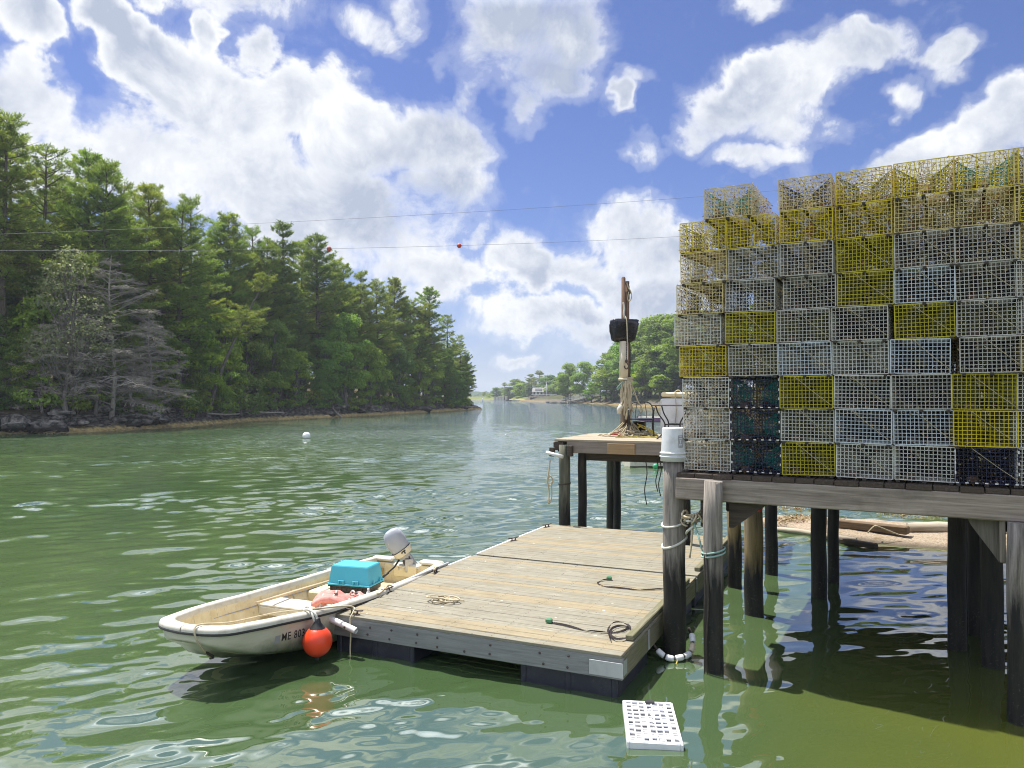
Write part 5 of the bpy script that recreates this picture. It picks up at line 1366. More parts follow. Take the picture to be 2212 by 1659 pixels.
loft([(.16,-.02,.125,.085,0),(.18,-.02,.152,.102,0),(.262,-.02,.158,.106,0)],M['cowl_white'],'cowl_band')
loft([(.258,-.02,.1605,.1085,0),(.268,-.02,.1605,.1085,0)],M['black'],'cowl_seam')
loft([(.10,-.01,.08,.06,0),(.165,-.01,.11,.075,0)],M['motor_metal'],'lower_cowl')
loft([(-.55,-.05,.045,.028,0),(-.2,-.05,.05,.03,0),(.11,-.03,.065,.045,0)],M['motor_metal'],'leg_housing')
m=MB(); m.poly([tl((-.02,-.006,-.55)),tl((-.16,-.006,-.60)),tl((-.10,-.006,-.72)),tl((.02,-.006,-.66))],tl((0,.012,0))); m.build('skeg',M['motor_metal'],mo)
m=MB()
for (cx,cz,w_,h_) in [(0,.235,.07,.018),(-.005,.212,.022,.05),(.035,.225,.018,.016)]:
    m.box(tl((cx-.02,.1075,cz)),(w_,.006,h_),rot=tilt.to_euler())
m.build('cowl_emblem',M['ink'],mo)
m=MB(); m.box(tl((.1,.05,.45)),(.01,.06,.05),rot=tilt.to_euler()); m.build('cowl_label',M['cream'],mo)
m=MB()
for s in (-1,1):
    m.bbox((.02,s*.075,-.03),(.13,.022,.20),.006); m.bar((.08,s*.075,-.04),(.17,s*.075,-.06),.018); m.lathe([(0,.012),(.022,.012),(.022,0)],10,(.17,s*.075,-.06),axis=(1,0,0))
m.bar((-.03,-.09,.03),(-.03,.09,.03),.03); m.bar((.05,-.06,-.10),(.05,.06,-.10),.025)
m.build('clamp_bracket',M['steel'],mo)
m=MB(); m.tube([tl((.10,.02,.14)),tl((.22,.04,.10)),tl((.36,.05,.09))],[.016,.013,.013],8); m.tube([tl((.34,.05,.09)),tl((.47,.055,.085))],[.018,.020],10); m.build('tiller_handle',M['black'],mo)
m=MB()
for i in range(5): m.bar(tl((-.05+.03*i,.07*((-1)**i),.10)),tl((.0+.02*i,.05*((-1)**i),-.03)),.014)
m.build('linkage',M['iron'],mo)
# turquoise tote upside down on a black tote, on the centre seat
tb=thing('storage_tote','black plastic tote base under the turquoise tote in the skiff','tote',tuple(bw(1.50,.02,.345)),BH+.10)
m=MB(); m.bbox((0,0,.035),(.40,.58,.07),.012); m.bbox((0,0,.078),(.44,.64,.022),.006)
for i in range(8): m.bbox((.205,-.28+i*.08,.035),(.012,.02,.065),.003)
m.build('tray',M['tote_black'],tb)
tt=thing('storage_tote','turquoise plastic tote turned upside down in the skiff','tote',tuple(bw(1.50,.02,.436)),BH+.10)
m=MB(); hx,hy=.215,.315; 
vs=[(-hx*.98,-hy*.98,.02),(hx*.98,-hy*.98,.02),(hx*.98,hy*.98,.02),(-hx*.98,hy*.98,.02),(-hx*.86,-hy*.88,.25),(hx*.86,-hy*.88,.25),(hx*.86,hy*.88,.25),(-hx*.86,hy*.88,.25),(-hx*.82,-hy*.84,.265),(hx*.82,-hy*.84,.265),(hx*.82,hy*.84,.265),(-hx*.82,hy*.84,.265)]
m._add(vs,[(0,1,5,4),(1,2,6,5),(2,3,7,6),(3,0,4,7),(4,5,9,8),(5,6,10,9),(6,7,11,10),(7,4,8,11),(8,9,10,11),(3,2,1,0)])
for s in (-1,1): m.bbox((.10*s,-hy*.90,.262),(.05,.02,.012),.003)
m.build('shell',M['tote_blue'],tt)
m=MB(); m.bbox((0,0,.012),(.46,.66,.024),.006)
for s in (-1,1):
    for q in (-1,1):
        m.bbox((.222,.11*s+.035*q,.045),(.022,.018,.055),.004); m.bbox((.10*q,s*.322,.045),(.018,.02,.055),.004)
    m.bbox((.225,.11*s,.065),(.012,.07,.012),.003)
m.build('rim',M['tote_blue'],tt)
# faded life vests heaped at the near gunwale
def vest(name,loc,rz,label,seed):
    t=thing(name,label,'life vest',loc,rz); r=random.Random(seed)
    for (cx,cy,sx,sy,sz,rx) in [(-.10,0,.115,.24,.05,.25),(.10,0,.115,.24,.05,-.25)]:
        m=MB(); m.sphere((0,0,0),1,18,12)
        V=[]
        for v in m.v:
            x_,y_,z_=v; f=lambda q,e: abs(q)**e*(1 if q>=0 else -1)
            p=Vector((f(x_,.7)*sx,f(y_,.75)*sy,f(z_,.8)*sz))
            p.z+=.030*math.sin(p.y*9+seed)+.014*math.sin(p.x*41+p.y*33+seed)+.03*(1-abs(p.y)/.24); p=Euler((0,rx,0)).to_matrix()@p
            V.append((p.x+cx,p.y+cy,p.z+.09))
        m.v=V; m.build('foam_panel',M['vest'],t)
    m=MB(); m.tube(smooth_path([(-.2,.03,.07),(-.1,.05,.20),(0,.05,.16),(.1,.04,.19),(.2,.03,.07)],5),.012,6); m.tube(smooth_path([(-.2,-.12,.05),(-.1,-.11,.165),(0,-.12,.12),(.1,-.11,.165),(.2,-.12,.05)],5),.011,6); m.build('webbing',M['vest_strap'],t)
    m=MB(); m.bbox((0,.05,.19),(.05,.035,.015),.004); m.build('buckle',M['tote_black'],t)
    return t
vest('life_vest',tuple(bw(2.60,.40,.385)),BH+.5,'faded pink life vest lying on the white thwart of the skiff',2)
vest('life_vest',tuple(bw(2.28,.50,.32)),BH+1.1,'second faded pink life vest against the near gunwale, closer to the tote',5)
def oar(y0,label,x0,x1,z0,z1):
    t=thing('oar',label,'oar',tuple(bw(x0,y0,z0)),BH)
    d=Vector((x1-x0,.05,z1-z0)); m=MB(); m.tube([(0,0,0),tuple(d*.5),tuple(d)],[.019,.022,.016],9); m.build('shaft',M['oar'],t)
    m=MB(); q=d.normalized()
    m.poly([tuple(d*-.02+Vector((0,-.03,0))),tuple(q*-.25+Vector((0,-.065,0))),tuple(q*-.5+Vector((0,-.06,0))),tuple(q*-.52+Vector((0,.06,0))),tuple(q*-.25+Vector((0,.065,0))),tuple(d*-.02+Vector((0,.03,0)))],(0,0,.012)); m.build('blade',M['oar'],t)
    return t
oar(-.44,'pale wooden oar lying along the far side of the skiff',1.35,3.05,.40,.49)
bt=thing('water_bottle','small clear bottle standing by the black tote in the skiff','bottle',tuple(bw(1.86,.46,.30)),0)
m=MB(); m.bbox((0,0,-.06),(.12,.12,.11),.01); m.lathe([(0,0),(.03,0),(.033,.01),(.033,.10),(.028,.125),(.012,.15),(.012,.16),(0,.16)],14); m.build('body',M['bottle'],bt)
m=MB(); m.lathe([(.014,.155),(.014,.178),(0,.18)],12); m.build('cap',M['label_blue'],bt)
# orange ball fender on its rope at the port bow
fp=Vector((G(685,1378,.33).x,G(685,1378,.33).y,0))
fy=hull_y(3.55,.4)
fb=thing('ball_fender','round orange ball fender hanging between the skiff bow and the float','fender',tuple(bw(3.46,hw(3.46)+.17,.29)),BH)
m=MB(); m.sphere((0,0,0),.165,32,20,(1,1,1.04)); m.build('ball',M['orange'],fb)
m=MB(); m.lathe([(.0,.26),(.030,.26),(.035,.225),(.045,.20),(.085,.150),(.10,.128),(.06,.14)],20); m.build('collar',M['black'],fb)
m=MB(); m.lathe([(.02,-.205),(.022,-.17),(.03,-.155)],12); m.build('collar',M['black'],fb)
m=MB(); m.lathe([(0,.0),(.02,.0),(.02,-.03),(0,-.03)],10,(0,0,-.185)); m.build('plug',M['black'],fb)
rope('fender_rope',[bw(3.46,hw(3.46)+.17,.53),bw(3.46,hw(3.46)+.13,.60),bw(3.44,hw(3.46)+.02,.625),bw(3.40,hw(3.46)-.07,.60),bw(3.36,hw(3.46)-.05,.63),bw(3.42,hw(3.46)+.05,.635),bw(3.48,hw(3.46)+.12,.57),bw(3.47,hw(3.46)+.16,.48)],.014,'rope_white','thick frayed pale rope holding the orange ball over the gunwale',k=5)
# bow painter round the stem and lines to the float cleats
rope('bow_line',[bw(4.36,.16,.30),bw(4.46,.19,.37),bw(4.60,.22,.52),bw(4.64,.20,.64),bw(4.56,.18,.70),bw(4.2,.28,.64),bw(3.7,.46,.63),bw(3.2,.70,.58),bw(2.95,.86,.56),fw(.26,.10,FZ+.07),fw(.32,.05,FZ+.06)],.010,'rope','tan bow line running from the skiff stem over the rim to the float cleat')
rope('bow_line',[bw(4.34,.12,.28),bw(4.37,.19,.31),bw(4.43,.23,.35),bw(4.49,.21,.40)],.013,'rope_dark','short dark line tied in the bow eye of the skiff')
rope('stern_line',[bw(.35,.62,.47),bw(.5,.70,.48),fw(-.03,2.5,FZ+.05),fw(.07,2.35,FZ+.055),fw(.09,2.25,FZ+.06),fw(.05,2.42,FZ+.07)],.010,'rope','tan stern line from the skiff quarter to a cleat on the float edge')
rope('spring_line',[bw(2.05,.70,.50),bw(2.1,.78,.50),fw(.0,1.2,FZ+.05),fw(.07,1.1,FZ+.06),fw(.1,1.0,FZ+.07),fw(.04,1.16,FZ+.08),fw(.08,1.22,FZ+.05)],.011,'rope','tan rope hitched from the skiff side to the middle cleat of the float')
# two long poles lying along the float edge
m=MB(); m.tube([fw(-.02,.35,FZ+.022),fw(-.01,1.6,FZ+.024),fw(-.03,2.9,FZ+.022)],.020,10); tag(m.build('pole',M['alu'],None),'long grey metal pole lying along the float edge beside the skiff','pole')

# floating crate
cr=thing('floating_crate','white plastic bait crate floating upside down by the near corner of the float','crate',tuple(G(1409,1552,0)),0)
ca=G(1348,1508,.09);cb=G(1458,1510,.09);cc=G(1470,1600,.09);cd=G(1350,1592,.09)
ctr=(ca+cb+cc+cd)/4; cw=((cb-ca).length+(cc-cd).length)/2; cl=((cd-ca).length+(cc-cb).length)/2; ux=((cb-ca)+(cc-cd)).normalized(); cr.rotation_euler=(0.01,0.015,math.atan2(ux.y,ux.x)); cr.location=(ctr.x,ctr.y,-0.035)
m=MB()
t_=.012
for s in (-1,1):
    m.bbox((s*(cw/2-.012),0,.050),(.024,cl,.085),.005); m.bbox((0,s*(cl/2-.012),.050),(cw-.05,.024,.085),.005)
m.build('wall',M['crate'],cr)
m=MB(); nx,ny=7,10
for i in range(nx+1):
    x_=-cw/2+.02+i*(cw-.04)/nx; m.box((x_,0,.088),(.012 if i%3 else .026,cl-.03,.012))
for j in range(ny+1):
    y_=-cl/2+.02+j*(cl-.04)/ny; m.box((0,y_,.0895),(cw-.03,.014 if j%5 else .03,.011))
for i in range(nx):
    for j in range(ny):
        if random.random()<.62: m.box((-cw/2+.02+(i+.5)*(cw-.04)/nx,-cl/2+.02+(j+.35)*(cl-.04)/ny,.080),((cw-.04)/nx-.01,(cl-.04)/ny*.5,.008))
m.build('lid_ribs',M['crate'],cr)
m=MB(); m.box((0,0,.062),(cw-.04,cl-.04,.012)); m.build('lid_plate',M['crate'],cr)
m=MB(); m.bbox((.02,cl/2-.03,.10),(.09,.05,.02),.004); m.build('latch',M['crate_dark'],cr)
for k in range(5):
    m=MB(); m.poly([(.0,cl*.3-k*.14,.096),(.05,cl*.3-k*.14,.096),(.025,cl*.3-k*.14-.05,.096)],(0,0,.004)); m.build('arrow_mark',M['pvc'],cr)
m=MB(); m.tube([(-.18,-cl/2+.02,0),(.2,-cl/2+.03,-.01)],.03,8); m.build('weed_fringe',mat_paint('olive_weed',(0.10,0.09,0.03,1),0.8),cr)

# ------------------------------------------------------------------ mast platform
PA=G(1200.7,947.8,DZ); PB=G(1423,953,DZ); PROT=math.atan2((PB-PA).y,(PB-PA).x)
plat=thing('mast_platform','small timber platform on pilings carrying the hoist mast','platform',(PA.x,PA.y,0),PROT)
PE1=Vector((math.cos(PROT),math.sin(PROT),0)); PE2=Vector((-PE1.y,PE1.x,0))
def pw(x,y,z=0): return Vector((PA.x,PA.y,0))+PE1*x+PE2*y+Vector((0,0,z))
def plat_loc(px,py,z=DZ):
    g=G(px,py,z)-PA; return g.dot(PE1),g.dot(PE2)
random.seed(51)
PWD=3.6; PDP=2.45
m=MB(); y=0.0
while y<PDP:
    w=random.uniform(.18,.25); a=random.uniform(-.05,.04)
    m.bbox((PWD/2+a,y+w/2,DZ-.022+random.uniform(-.006,.004)),(PWD+.06,w-.012,.046),.006,rz=random.uniform(-.006,.006)); y+=w
m.build('deck_planks',M['platdeck'],plat)
m=MB(); m.bbox((PWD*.53,.05,DZ-.165),(PWD*.93,.09,.235),.01); m.build('front_beam',M['beam'],plat)
m=MB(); m.bbox((.05,.06,DZ-.15),(.22,.10,.17),.01); m.build('beam_end',M['darkwood'],plat)
m=MB(); m.bbox((1.38,-.008,DZ-.175),(.56,.03,.21),.005); m.build('patch_board',M['tanwood'],plat)
m=MB(); m.bbox((.05,PDP/2,DZ-.16),(.10,PDP-.2,.22),.01); m.bbox((PWD-.1,PDP/2,DZ-.16),(.10,PDP-.2,.22),.01); m.build('side_beam',M['darkwood_y'],plat)
m=MB(); m.bbox((1.55,.45,DZ-.37),(2.3,.18,.17),.01); m.bbox((1.4,1.6,DZ-.37),(2.6,.18,.17),.01); m.build('cross_beam',M['darkwood'],plat)
for (px,Y,r,mt,top) in [(1219.5,PA.y-.05,.115,'pile_green',DZ-.12),(1258,PA.y+.15,.09,'pile_dark',DZ-.25),(1320,17.8,.10,'pile_green',DZ-.4),(1333,17.6,.085,'pile_dark',DZ-.4),(1372,17.4,.09,'pile_dark',DZ-.3)]:
    if px==1372: continue
    p=AT(px,1100,Y)-Vector((PA.x,PA.y,0)); piling(plat,p.dot(PE1),p.dot(PE2),-1,top,r,M[mt])
m=MB(); m.bbox((.33,-.05,DZ-.24),(.10,.12,.22),.008); m.build('corner_block',M['darkwood'],plat)
m=MB(); m.bbox((-.02,-.16,DZ-.26),(.10,.10,.18),.008); m.build('corner_block',M['darkwood'],plat)
m=MB(); m.tube([(-.13,-.20,DZ-.27),(.02,-.22,DZ-.30),(.24,-.24,DZ-.345)],.036,12); m.build('pipe_fender',M['pvc'],plat)
q=pw(-.05,-.20,0)
rope('rope_hank',[(q.x,q.y,1.75),(q.x-.03,q.y,1.5),(q.x-.06,q.y,1.3),(q.x,q.y,1.22),(q.x+.05,q.y,1.32),(q.x,q.y,1.42),(q.x-.05,q.y,1.3),(q.x-.02,q.y,1.1),(q.x-.03,q.y,.85),(q.x+.03,q.y,1.0),(q.x+.02,q.y,1.3)],.014,'rope','coil of tan rope hanging on the green piling at the platform corner')
c=AT(1219.5,1100,PA.y-.05)
rope('rope_tie',loop_pts((c.x,c.y),.125,1.25,.01,12,0,6.4),.012,'rope_dark','dark rope tied round the green platform piling')
for i,(px,py0,py1,mt) in enumerate([(1393,985,1090,'rope_dark'),(1417,985,1062,'rope_dark'),(1424,985,1072,'rope_dark')]):
    Y=15.2; a=AT(px,py0,Y); b=AT(px+(4 if i!=2 else 3),py1,Y)
    rope('hanging_line',[a,a.lerp(b,.35)+Vector((.03,0,0)),a.lerp(b,.7)+Vector((-.03,0,0)),b],.010,mt,['frayed dark line dangling alone under the platform edge','left of two thin lines hanging under the platform by the post','right of two thin lines hanging under the platform by the post'][i])
# mast with chain hoist
mx,my=plat_loc(1352,941); MB0=pw(mx,my,DZ); MX,MY=MB0.x,MB0.y
mast=thing('hoist_mast','wooden hoist mast standing on the platform with a black covered chain hoist','mast',(MX,MY,DZ),0)
def mz(py): return AT(1350,py,MY).z-DZ
def mxx(px): return AT(px,855,MY).x-MX
m=MB(); m.tube([(mxx(1353),.06,0),(mxx(1353.5),.06,1.7),(mxx(1354.5),.06,mz(611))],[.085,.078,.062],14,jitter=.03); m.build('post',M['mastwood'],mast)
m=MB(); m.lathe([(.066,0),(.068,.06),(0,.07)],14,(mxx(1354.5),.06,mz(613))); m.build('post_cap',M['iron'],mast)
m=MB(); m.tube([(mxx(1346),-.06,mz(820)),(mxx(1346.3),-.06,2.2),(mxx(1346.5),-.06,mz(602))],[.052,.05,.045],12); m.lathe([(.046,0),(.03,.03),(0,.035)],12,(mxx(1346.5),-.06,mz(602))); m.build('pole',M['mastwood'],mast)
m=MB(); m.tube([(mxx(1346),-.06,mz(822)),(mxx(1347),-.06,mz(738))],.098,18); m.tube([(mxx(1346),-.06,mz(822)),(mxx(1346),-.06,mz(817))],.110,18); m.build('pipe_sleeve',M['pvc_cream'],mast)
m=MB(); m.tube([(mxx(1345),-.02,0),(mxx(1346),-.02,mz(822))],[.06,.055],12); m.build('lower_pole',M['greypost'],mast)
# fabric cover over the hoist: wider top, sagging folds
m=MB(); n=28; secs=[]
xl,xr=mxx(1318),mxx(1378); cxh=(xl+xr)/2; hwid=(xr-xl)/2
prof=[(mz(693)+.03,.30),(mz(692)+.015,.86),(mz(693.5),.99),(mz(700),1.0),(mz(715),.93),(mz(728),.84),(mz(734),.80),(mz(737),.55),(mz(739),.3)]
vs=[]
for i,(z_,k_) in enumerate(prof):
    for k in range(n):
        a=2*math.pi*k/n; c_,s_=math.cos(a),math.sin(a); f=lambda q: abs(q)**.45*(1 if q>=0 else -1)
        w1=1+.05*math.sin(a*5+i*1.3)+.03*math.sin(a*9-i*2)
        vs.append((cxh+f(c_)*hwid*k_*w1-.02*i*(c_<0)*.2,-.02+f(s_)*.17*k_*w1,z_+.03*math.sin(a*3+1)*(1 if 1<i<8 else .4)))
m._add(vs,[(i*n+k,(i+1)*n+k,(i+1)*n+(k+1)%n,i*n+(k+1)%n) for i in range(len(prof)-1) for k in range(n)],.5,True); m._add(vs[:n],[tuple(range(n))],.5); m._add(vs[-n:],[tuple(reversed(range(n)))],.5)
m.build('hoist_cover',M['tarp'],mast)
m=MB(); zz=mz(738); xx=mxx(1350.5)
while zz>mz(778):
    m.tube([(xx,-.20,zz),(xx,-.20,zz-.034)],.012,6); zz-=.040
m.build('chain',M['iron'],mast)
m=MB(); h0=mz(779); m.lathe([(0,.02),(.03,.01),(.032,-.05),(0,-.06)],10,(xx,-.20,h0)); m.tube(smooth_path([(xx,-.20,h0-.05),(xx+.03,-.20,h0-.09),(xx+.045,-.20,h0-.14),(xx+.01,-.20,h0-.19),(xx-.035,-.20,h0-.17),(xx-.045,-.20,h0-.12)],4),.013,8); m.build('hook',M['iron'],mast)
m=MB(); m.bbox((mxx(1358),0,mz(640)),(.05,.05,.16),.01); m.lathe([(0,.015),(.05,.015),(.05,-.015),(0,-.015)],12,(mxx(1358),-.03,mz(632)),axis=(0,1,0)); m.build('pulley',M['iron'],mast)
def mr_(pts,r,mat,label,name='rope',k=6): return rope(name,[Vector((MX+mxx(a),MY+o,DZ+mz(b))) for a,b,o in pts],r,mat,label,k=k)
mr_([(1353,612,-.1),(1356,622,-.1),(1362,632,-.1),(1363,645,-.1),(1358,652,-.1),(1355,646,-.1),(1357,632,-.1)],.012,'rope','loop of tan rope hanging from the top of the hoist mast')
mr_([(1347,682,-.12),(1350,690,-.21),(1351,705,-.24),(1352,738,-.24),(1353,745,-.2)],.014,'rope','pale rope running down over the front of the black hoist cover')
mr_([(1345,655,-.13),(1347,668,-.13),(1346,680,-.13),(1348,690,-.13)],.020,'rope_white','short frayed rope lashed round the mast above the black cover')
mr_([(1360,616,.08),(1359.5,690,.1),(1362,760,.08),(1361,830,.05),(1362,900,.03),(1360,938,.02)],.018,'rope_dark','dark cable running down the side of the hoist mast')
mr_([(1362,828,-.05),(1370,848,-.06),(1377,868,-.08),(1384,880,-.12),(1381,892,-.15),(1386,884,-.16)],.016,'rope','tan rope angling away from the mast toward the patio chair')
mr_([(1344,824,-.15),(1336,832,-.15),(1331,838,-.15),(1333,842,-.15),(1339,834,-.15),(1346,824,-.15)],.011,'rope_green','small teal rope loop tied below the cream pipe on the mast')
random.seed(61)
hk=thing('rope_hanks','thick hanks of tan rope hung round the mast below the cream pipe','rope',(MX,MY,DZ))
m=MB()
for i in range(13):
    a=mxx(1343+random.uniform(0,17)); b=a+random.uniform(-.07,.09); y_=-.10-random.uniform(0,.1); z0=mz(824+random.uniform(-2,4)); z1=mz(random.uniform(850,925))
    m.tube(smooth_path([(a,y_,z0),(a+random.uniform(-.05,.05),y_-.03,z0*.7+z1*.3),(b,y_-.04,z0*.3+z1*.7),(b+random.uniform(-.1,.1),y_-.06,z1),(b+.03,y_-.02,z0*.4+z1*.6),(a+.03,y_,z0)],4),random.uniform(.011,.017),5)
for i in range(4): m.tube([Vector(p)-Vector((0,0,0)) for p in loop_pts((.02,0.0),.14,mz(826)+i*.03,.02,12,0,6.4)],.014,5)
m.build('strands',M['rope'],hk)
hp=thing('rope_heap','big heap of tan and yellow rope round the foot of the mast','rope',(MX+.05,MY-.12,DZ)); hp.scale=(.85,.85,.82)
m=MB()
for i in range(80):
    a=random.uniform(0,6.28); r0=.06+.10*random.random(); r1=random.uniform(.22,.62)*(1.25 if math.cos(a)<-.2 else 1); h=random.uniform(.06,.36)
    c1=Vector((r0*math.cos(a),r0*math.sin(a)*.7,h)); c2=Vector((r1*math.cos(a+.3),r1*math.sin(a+.3)*.7,.025+.05*random.random()))
    mid=c1.lerp(c2,.5)+Vector((random.uniform(-.1,.1),random.uniform(-.06,.06),-.05-.1*random.random()))
    c3=c2+Vector((random.uniform(-.15,.15),random.uniform(-.1,.1),0)); c3.z=.02; mid.z=max(mid.z,.03)
    m.tube(smooth_path([c1,mid,c2,c3,c3.lerp(mid,.6)+Vector((.05,0,.02))],4),random.uniform(.010,.016),5)
for i in range(16):
    c=Vector((random.uniform(-.5,.5),random.uniform(-.3,.05),.02+random.random()*.12)); q=Euler((random.uniform(-.5,.5),random.uniform(-.5,.5),0)).to_matrix(); rr=random.uniform(.05,.12)
    m.tube([c+q@Vector((rr*math.cos(k*.5),rr*.8*math.sin(k*.5),.002*k)) for k in range(16)],.012,5)
m.build('tan_strands',M['rope'],hp)
m=MB()
for i in range(5):
    a=random.uniform(.1,.6); m.tube(smooth_path([(.2,-.1,.3+random.uniform(-.1,.05)),(.35,-.12,.3+random.uniform(-.1,0)),(.52+random.uniform(-.1,.1),-.15,.15),(.62+random.uniform(-.1,.1),-.2,.03),(.7,-.1,.02)],4),.012,5)
m.build('yellow_strands',M['rope_yellow'],hp)
def loose(n,x0,x1,y0,y1,mat,label,seed):
    r=random.Random(seed); pts=[]; 
    for i in range(n): u=i/(n-1); pts.append(pw(x0+(x1-x0)*u+r.uniform(-.12,.12),y0+(y1-y0)*u+r.uniform(-.12,.12),DZ+.016))
    rope('loose_rope',pts,.011,mat,label)
a=plat_loc(1297,942); b=plat_loc(1340,944); loose(9,a[0],b[0],a[1],b[1],'rope','loose rope end trailing left from the heap on the platform',1)
a=plat_loc(1330,947); b=plat_loc(1415,946); loose(10,a[0],b[0],a[1]+.12,b[1]+.1,'rope_yellow','yellowish rope lying along the front planks of the platform',2)
p=pw(*plat_loc(1331,943),DZ); m=MB(); m.bbox((0,0,.035),(.26,.11,.07),.008); tag(m.build('red_block',M['red'],None,tuple(p),(0,0,PROT)),'dull red block lying by the rope heap on the platform','block')
p=AT(1340,884,MY-.2); wf=thing('net_float','small dirty white bottle float hung by the foot of the mast','float',tuple(p)); m=MB(); m.tube([(-.03,0,-.10),(-.02,0,.0),(.02,0,.09)],[.05,.06,.045],10); m.tube([(.02,0,.09),(.03,0,.14)],.02,8); m.build('body',M['hull_white'],wf); m=MB(); m.tube([(.03,0,.13),(.05,.05,.3)],.009,5); m.build('cord',M['rope'],wf)
# dark bucket behind the heap
p=pw(*plat_loc(1382,941),DZ); db=thing('dark_bucket','dark bucket half hidden behind the yellow rope on the platform','bucket',tuple(p)); m=MB(); m.lathe([(0,0),(.12,0),(.145,.30),(.155,.30),(.155,.32),(.14,.32),(.115,.02),(0,.02)],20); m.build('shell',M['tote_black'],db)
# black patio chair and table
def tubes(name,parent,paths,r,mat,n=8,k=5):
    m=MB()
    for p in paths: m.tube(smooth_path(p,k),r,n)
    return m.build(name,mat,parent)
p=pw(*plat_loc(1385,942),DZ); ch=thing('patio_chair','black metal patio chair with arched back on the platform','chair',tuple(p),PROT+.25)
w=.25
tubes('back_frame',ch,[[(-w,.20,.37),(-w-.01,.25,.58),(-w+.06,.28,.72),(0,.29,.755),(w-.06,.28,.72),(w+.01,.25,.58),(w,.20,.37)]],.013,M['blackmetal'])
tubes('back_bar',ch,[[(x_,.215,.37),(x_*.95,.25,.55),(x_*.7,.285,.74)] for x_ in (-.12,0,.12)],.007,M['blackmetal'],6)
m=MB(); m.bbox((0,0,.375),(.52,.46,.022),.008); m.build('seat',M['blackmetal'],ch)
for s in (-1,1):
    tubes('armrest',ch,[[(s*w,.24,.60),(s*(w+.03),.05,.62),(s*(w+.03),-.14,.61),(s*(w+.02),-.22,.56)]],.014,M['blackmetal'])
    tubes('leg',ch,[[(s*(w+.02),-.22,.56),(s*(w+.01),-.21,.30),(s*(w+.02),-.24,.0)]],.013,M['blackmetal'])
    tubes('leg',ch,[[(s*w,.20,.39),(s*w,.22,.2),(s*(w+.01),.27,0)]],.013,M['blackmetal'])
p=pw(*plat_loc(1449,950),DZ)+PE2*.35; tbp=thing('patio_table','black metal table with curved legs on the platform in front of the white box','table',tuple(p),PROT)
m=MB(); m.bbox((0,0,.69),(.78,.70,.025),.006)
m.build('tabletop',M['blackmetal'],tbp)
for sx in (-1,1):
    for sy in (-1,1): tubes('leg',tbp,[[(sx*.32,sy*.28,.68),(sx*.27,sy*.26,.52),(sx*.17,sy*.2,.36),(sx*.155,sy*.18,.24),(sx*.20,sy*.22,.11),(sx*.30,sy*.28,.0)]],.014,M['blackmetal'])
tubes('stretcher',tbp,[[(-.16,-.18,.30),(.16,-.18,.30)],[(-.16,.18,.30),(.16,.18,.30)],[(0,-.18,.30),(0,.18,.30)]],.012,M['blackmetal'],8,1)
p=pw(*plat_loc(1424,947),DZ)+PE1*.30+PE2*.95; cl_=thing('bait_cooler','tall white insulated box with cream lid strapped shut on the platform','cooler',tuple(p),PROT)
k=1.06
m=MB(); m.bbox((0,0,.39*k),(.84,.60,.78*k),.03); m.bbox((0,-.30,.20),(.70,.02,.34),.01); m.build('body',M['cooler'],cl_)
m=MB(); m.bbox((.0,0,.86*k),(.80,.62,.10),.025); m.build('lid',M['cream'],cl_)
m=MB()
for xx_ in (-.1,.12):
    m.tube(smooth_path([(xx_,-.33,.25),(xx_+.03,-.325,.6),(xx_+.01,-.335,.85*k),(xx_+.01,-.30,.925*k),(xx_+.02,.2,.925*k),(xx_+.02,.33,.6)],4),.010,6)
m.build('lashing',M['rope'],cl_)

# ------------------------------------------------------------------ gravel spit under the wharf
SPIT=[(5.6,18.6),(6.6,16.7),(8.2,15.5),(9.5,14.9),(12,14.1),(17,13.0),(24,13),(24,18),(17,17.2),(12,17.5),(10.6,17.7),(8.2,19.0),(6.6,19.6)]
def hs(X,Y):
    d=sdist(SPIT,X,Y); return np.interp(d,[-1.2,0,.4,1.2],[-.30,.015,.10,.17])+vnoise(X,Y,31,3.5)*.016+vnoise(X,Y,32,9)*.008
def spit():
    xs=np.arange(4.2,22,.10); ys=np.arange(12,21,.10); X,Y=np.meshgrid(xs,ys); Z=hs(X,Y); I=np.arange(X.size).reshape(X.shape)
    ok=(sdist(SPIT,X,Y)>-.9); ok=ok[:-1,:-1]&ok[1:,1:]
    Fc=np.stack([I[:-1,:-1],I[:-1,1:],I[1:,1:],I[1:,:-1]],-1)[ok]
    m,t=material('shell_gravel'); p=t.pos(); n=t.noise(p,26,4,0.7); n2=t.noise(p,3,5,0.65); v=t.n('ShaderNodeTexVoronoi'); t.l(p,v.inputs['Vector']); v.inputs['Scale'].default_value=30
    c=t.mix(t.mr(n,.3,.7),(0.16,0.12,0.085,1),(0.50,0.42,0.31,1)); c=t.mix(t.mr(v.outputs['Color'],.2,.9,0,.5),c,(0.46,0.36,0.27,1)); c=t.mix(t.mr(n2,.55,.72,0,.8),c,(0.20,0.13,0.04,1))
    c=t.mix(t.mr(t.sep(p)[2],.08,.02,0,.75),c,(0.05,0.045,0.035,1))
    t.out(t.bsdf(c,.9,spec=.15,normal=t.bump(n,1.0,.03)))
    tag(link('gravel_beach',np_mesh('gravel_beach',np.stack([X,Y,Z],-1).reshape(-1,3),Fc,m)),kind='structure')
spit()
def log(a,b,r,mat,label,square=False):
    A_=Vector(a);B_=Vector(b); m=MB(); L=(B_-A_).length
    if square: m.bbox((0,0,0),(L,r*2,r*1.5),.02)
    else: m.tube([(-L/2,0,0),(-L/5,.03,.01),(L/5,-.02,0),(L/2,0,.0)],[r*.8,r,r*1.02,r*.9],12,jitter=.05)
    d=(B_-A_); o=m.build('driftwood_log',mat,None,tuple((A_+B_)/2)); o.rotation_euler=d.to_track_quat('X','Z').to_euler(); tag(o,label,'log'); return o
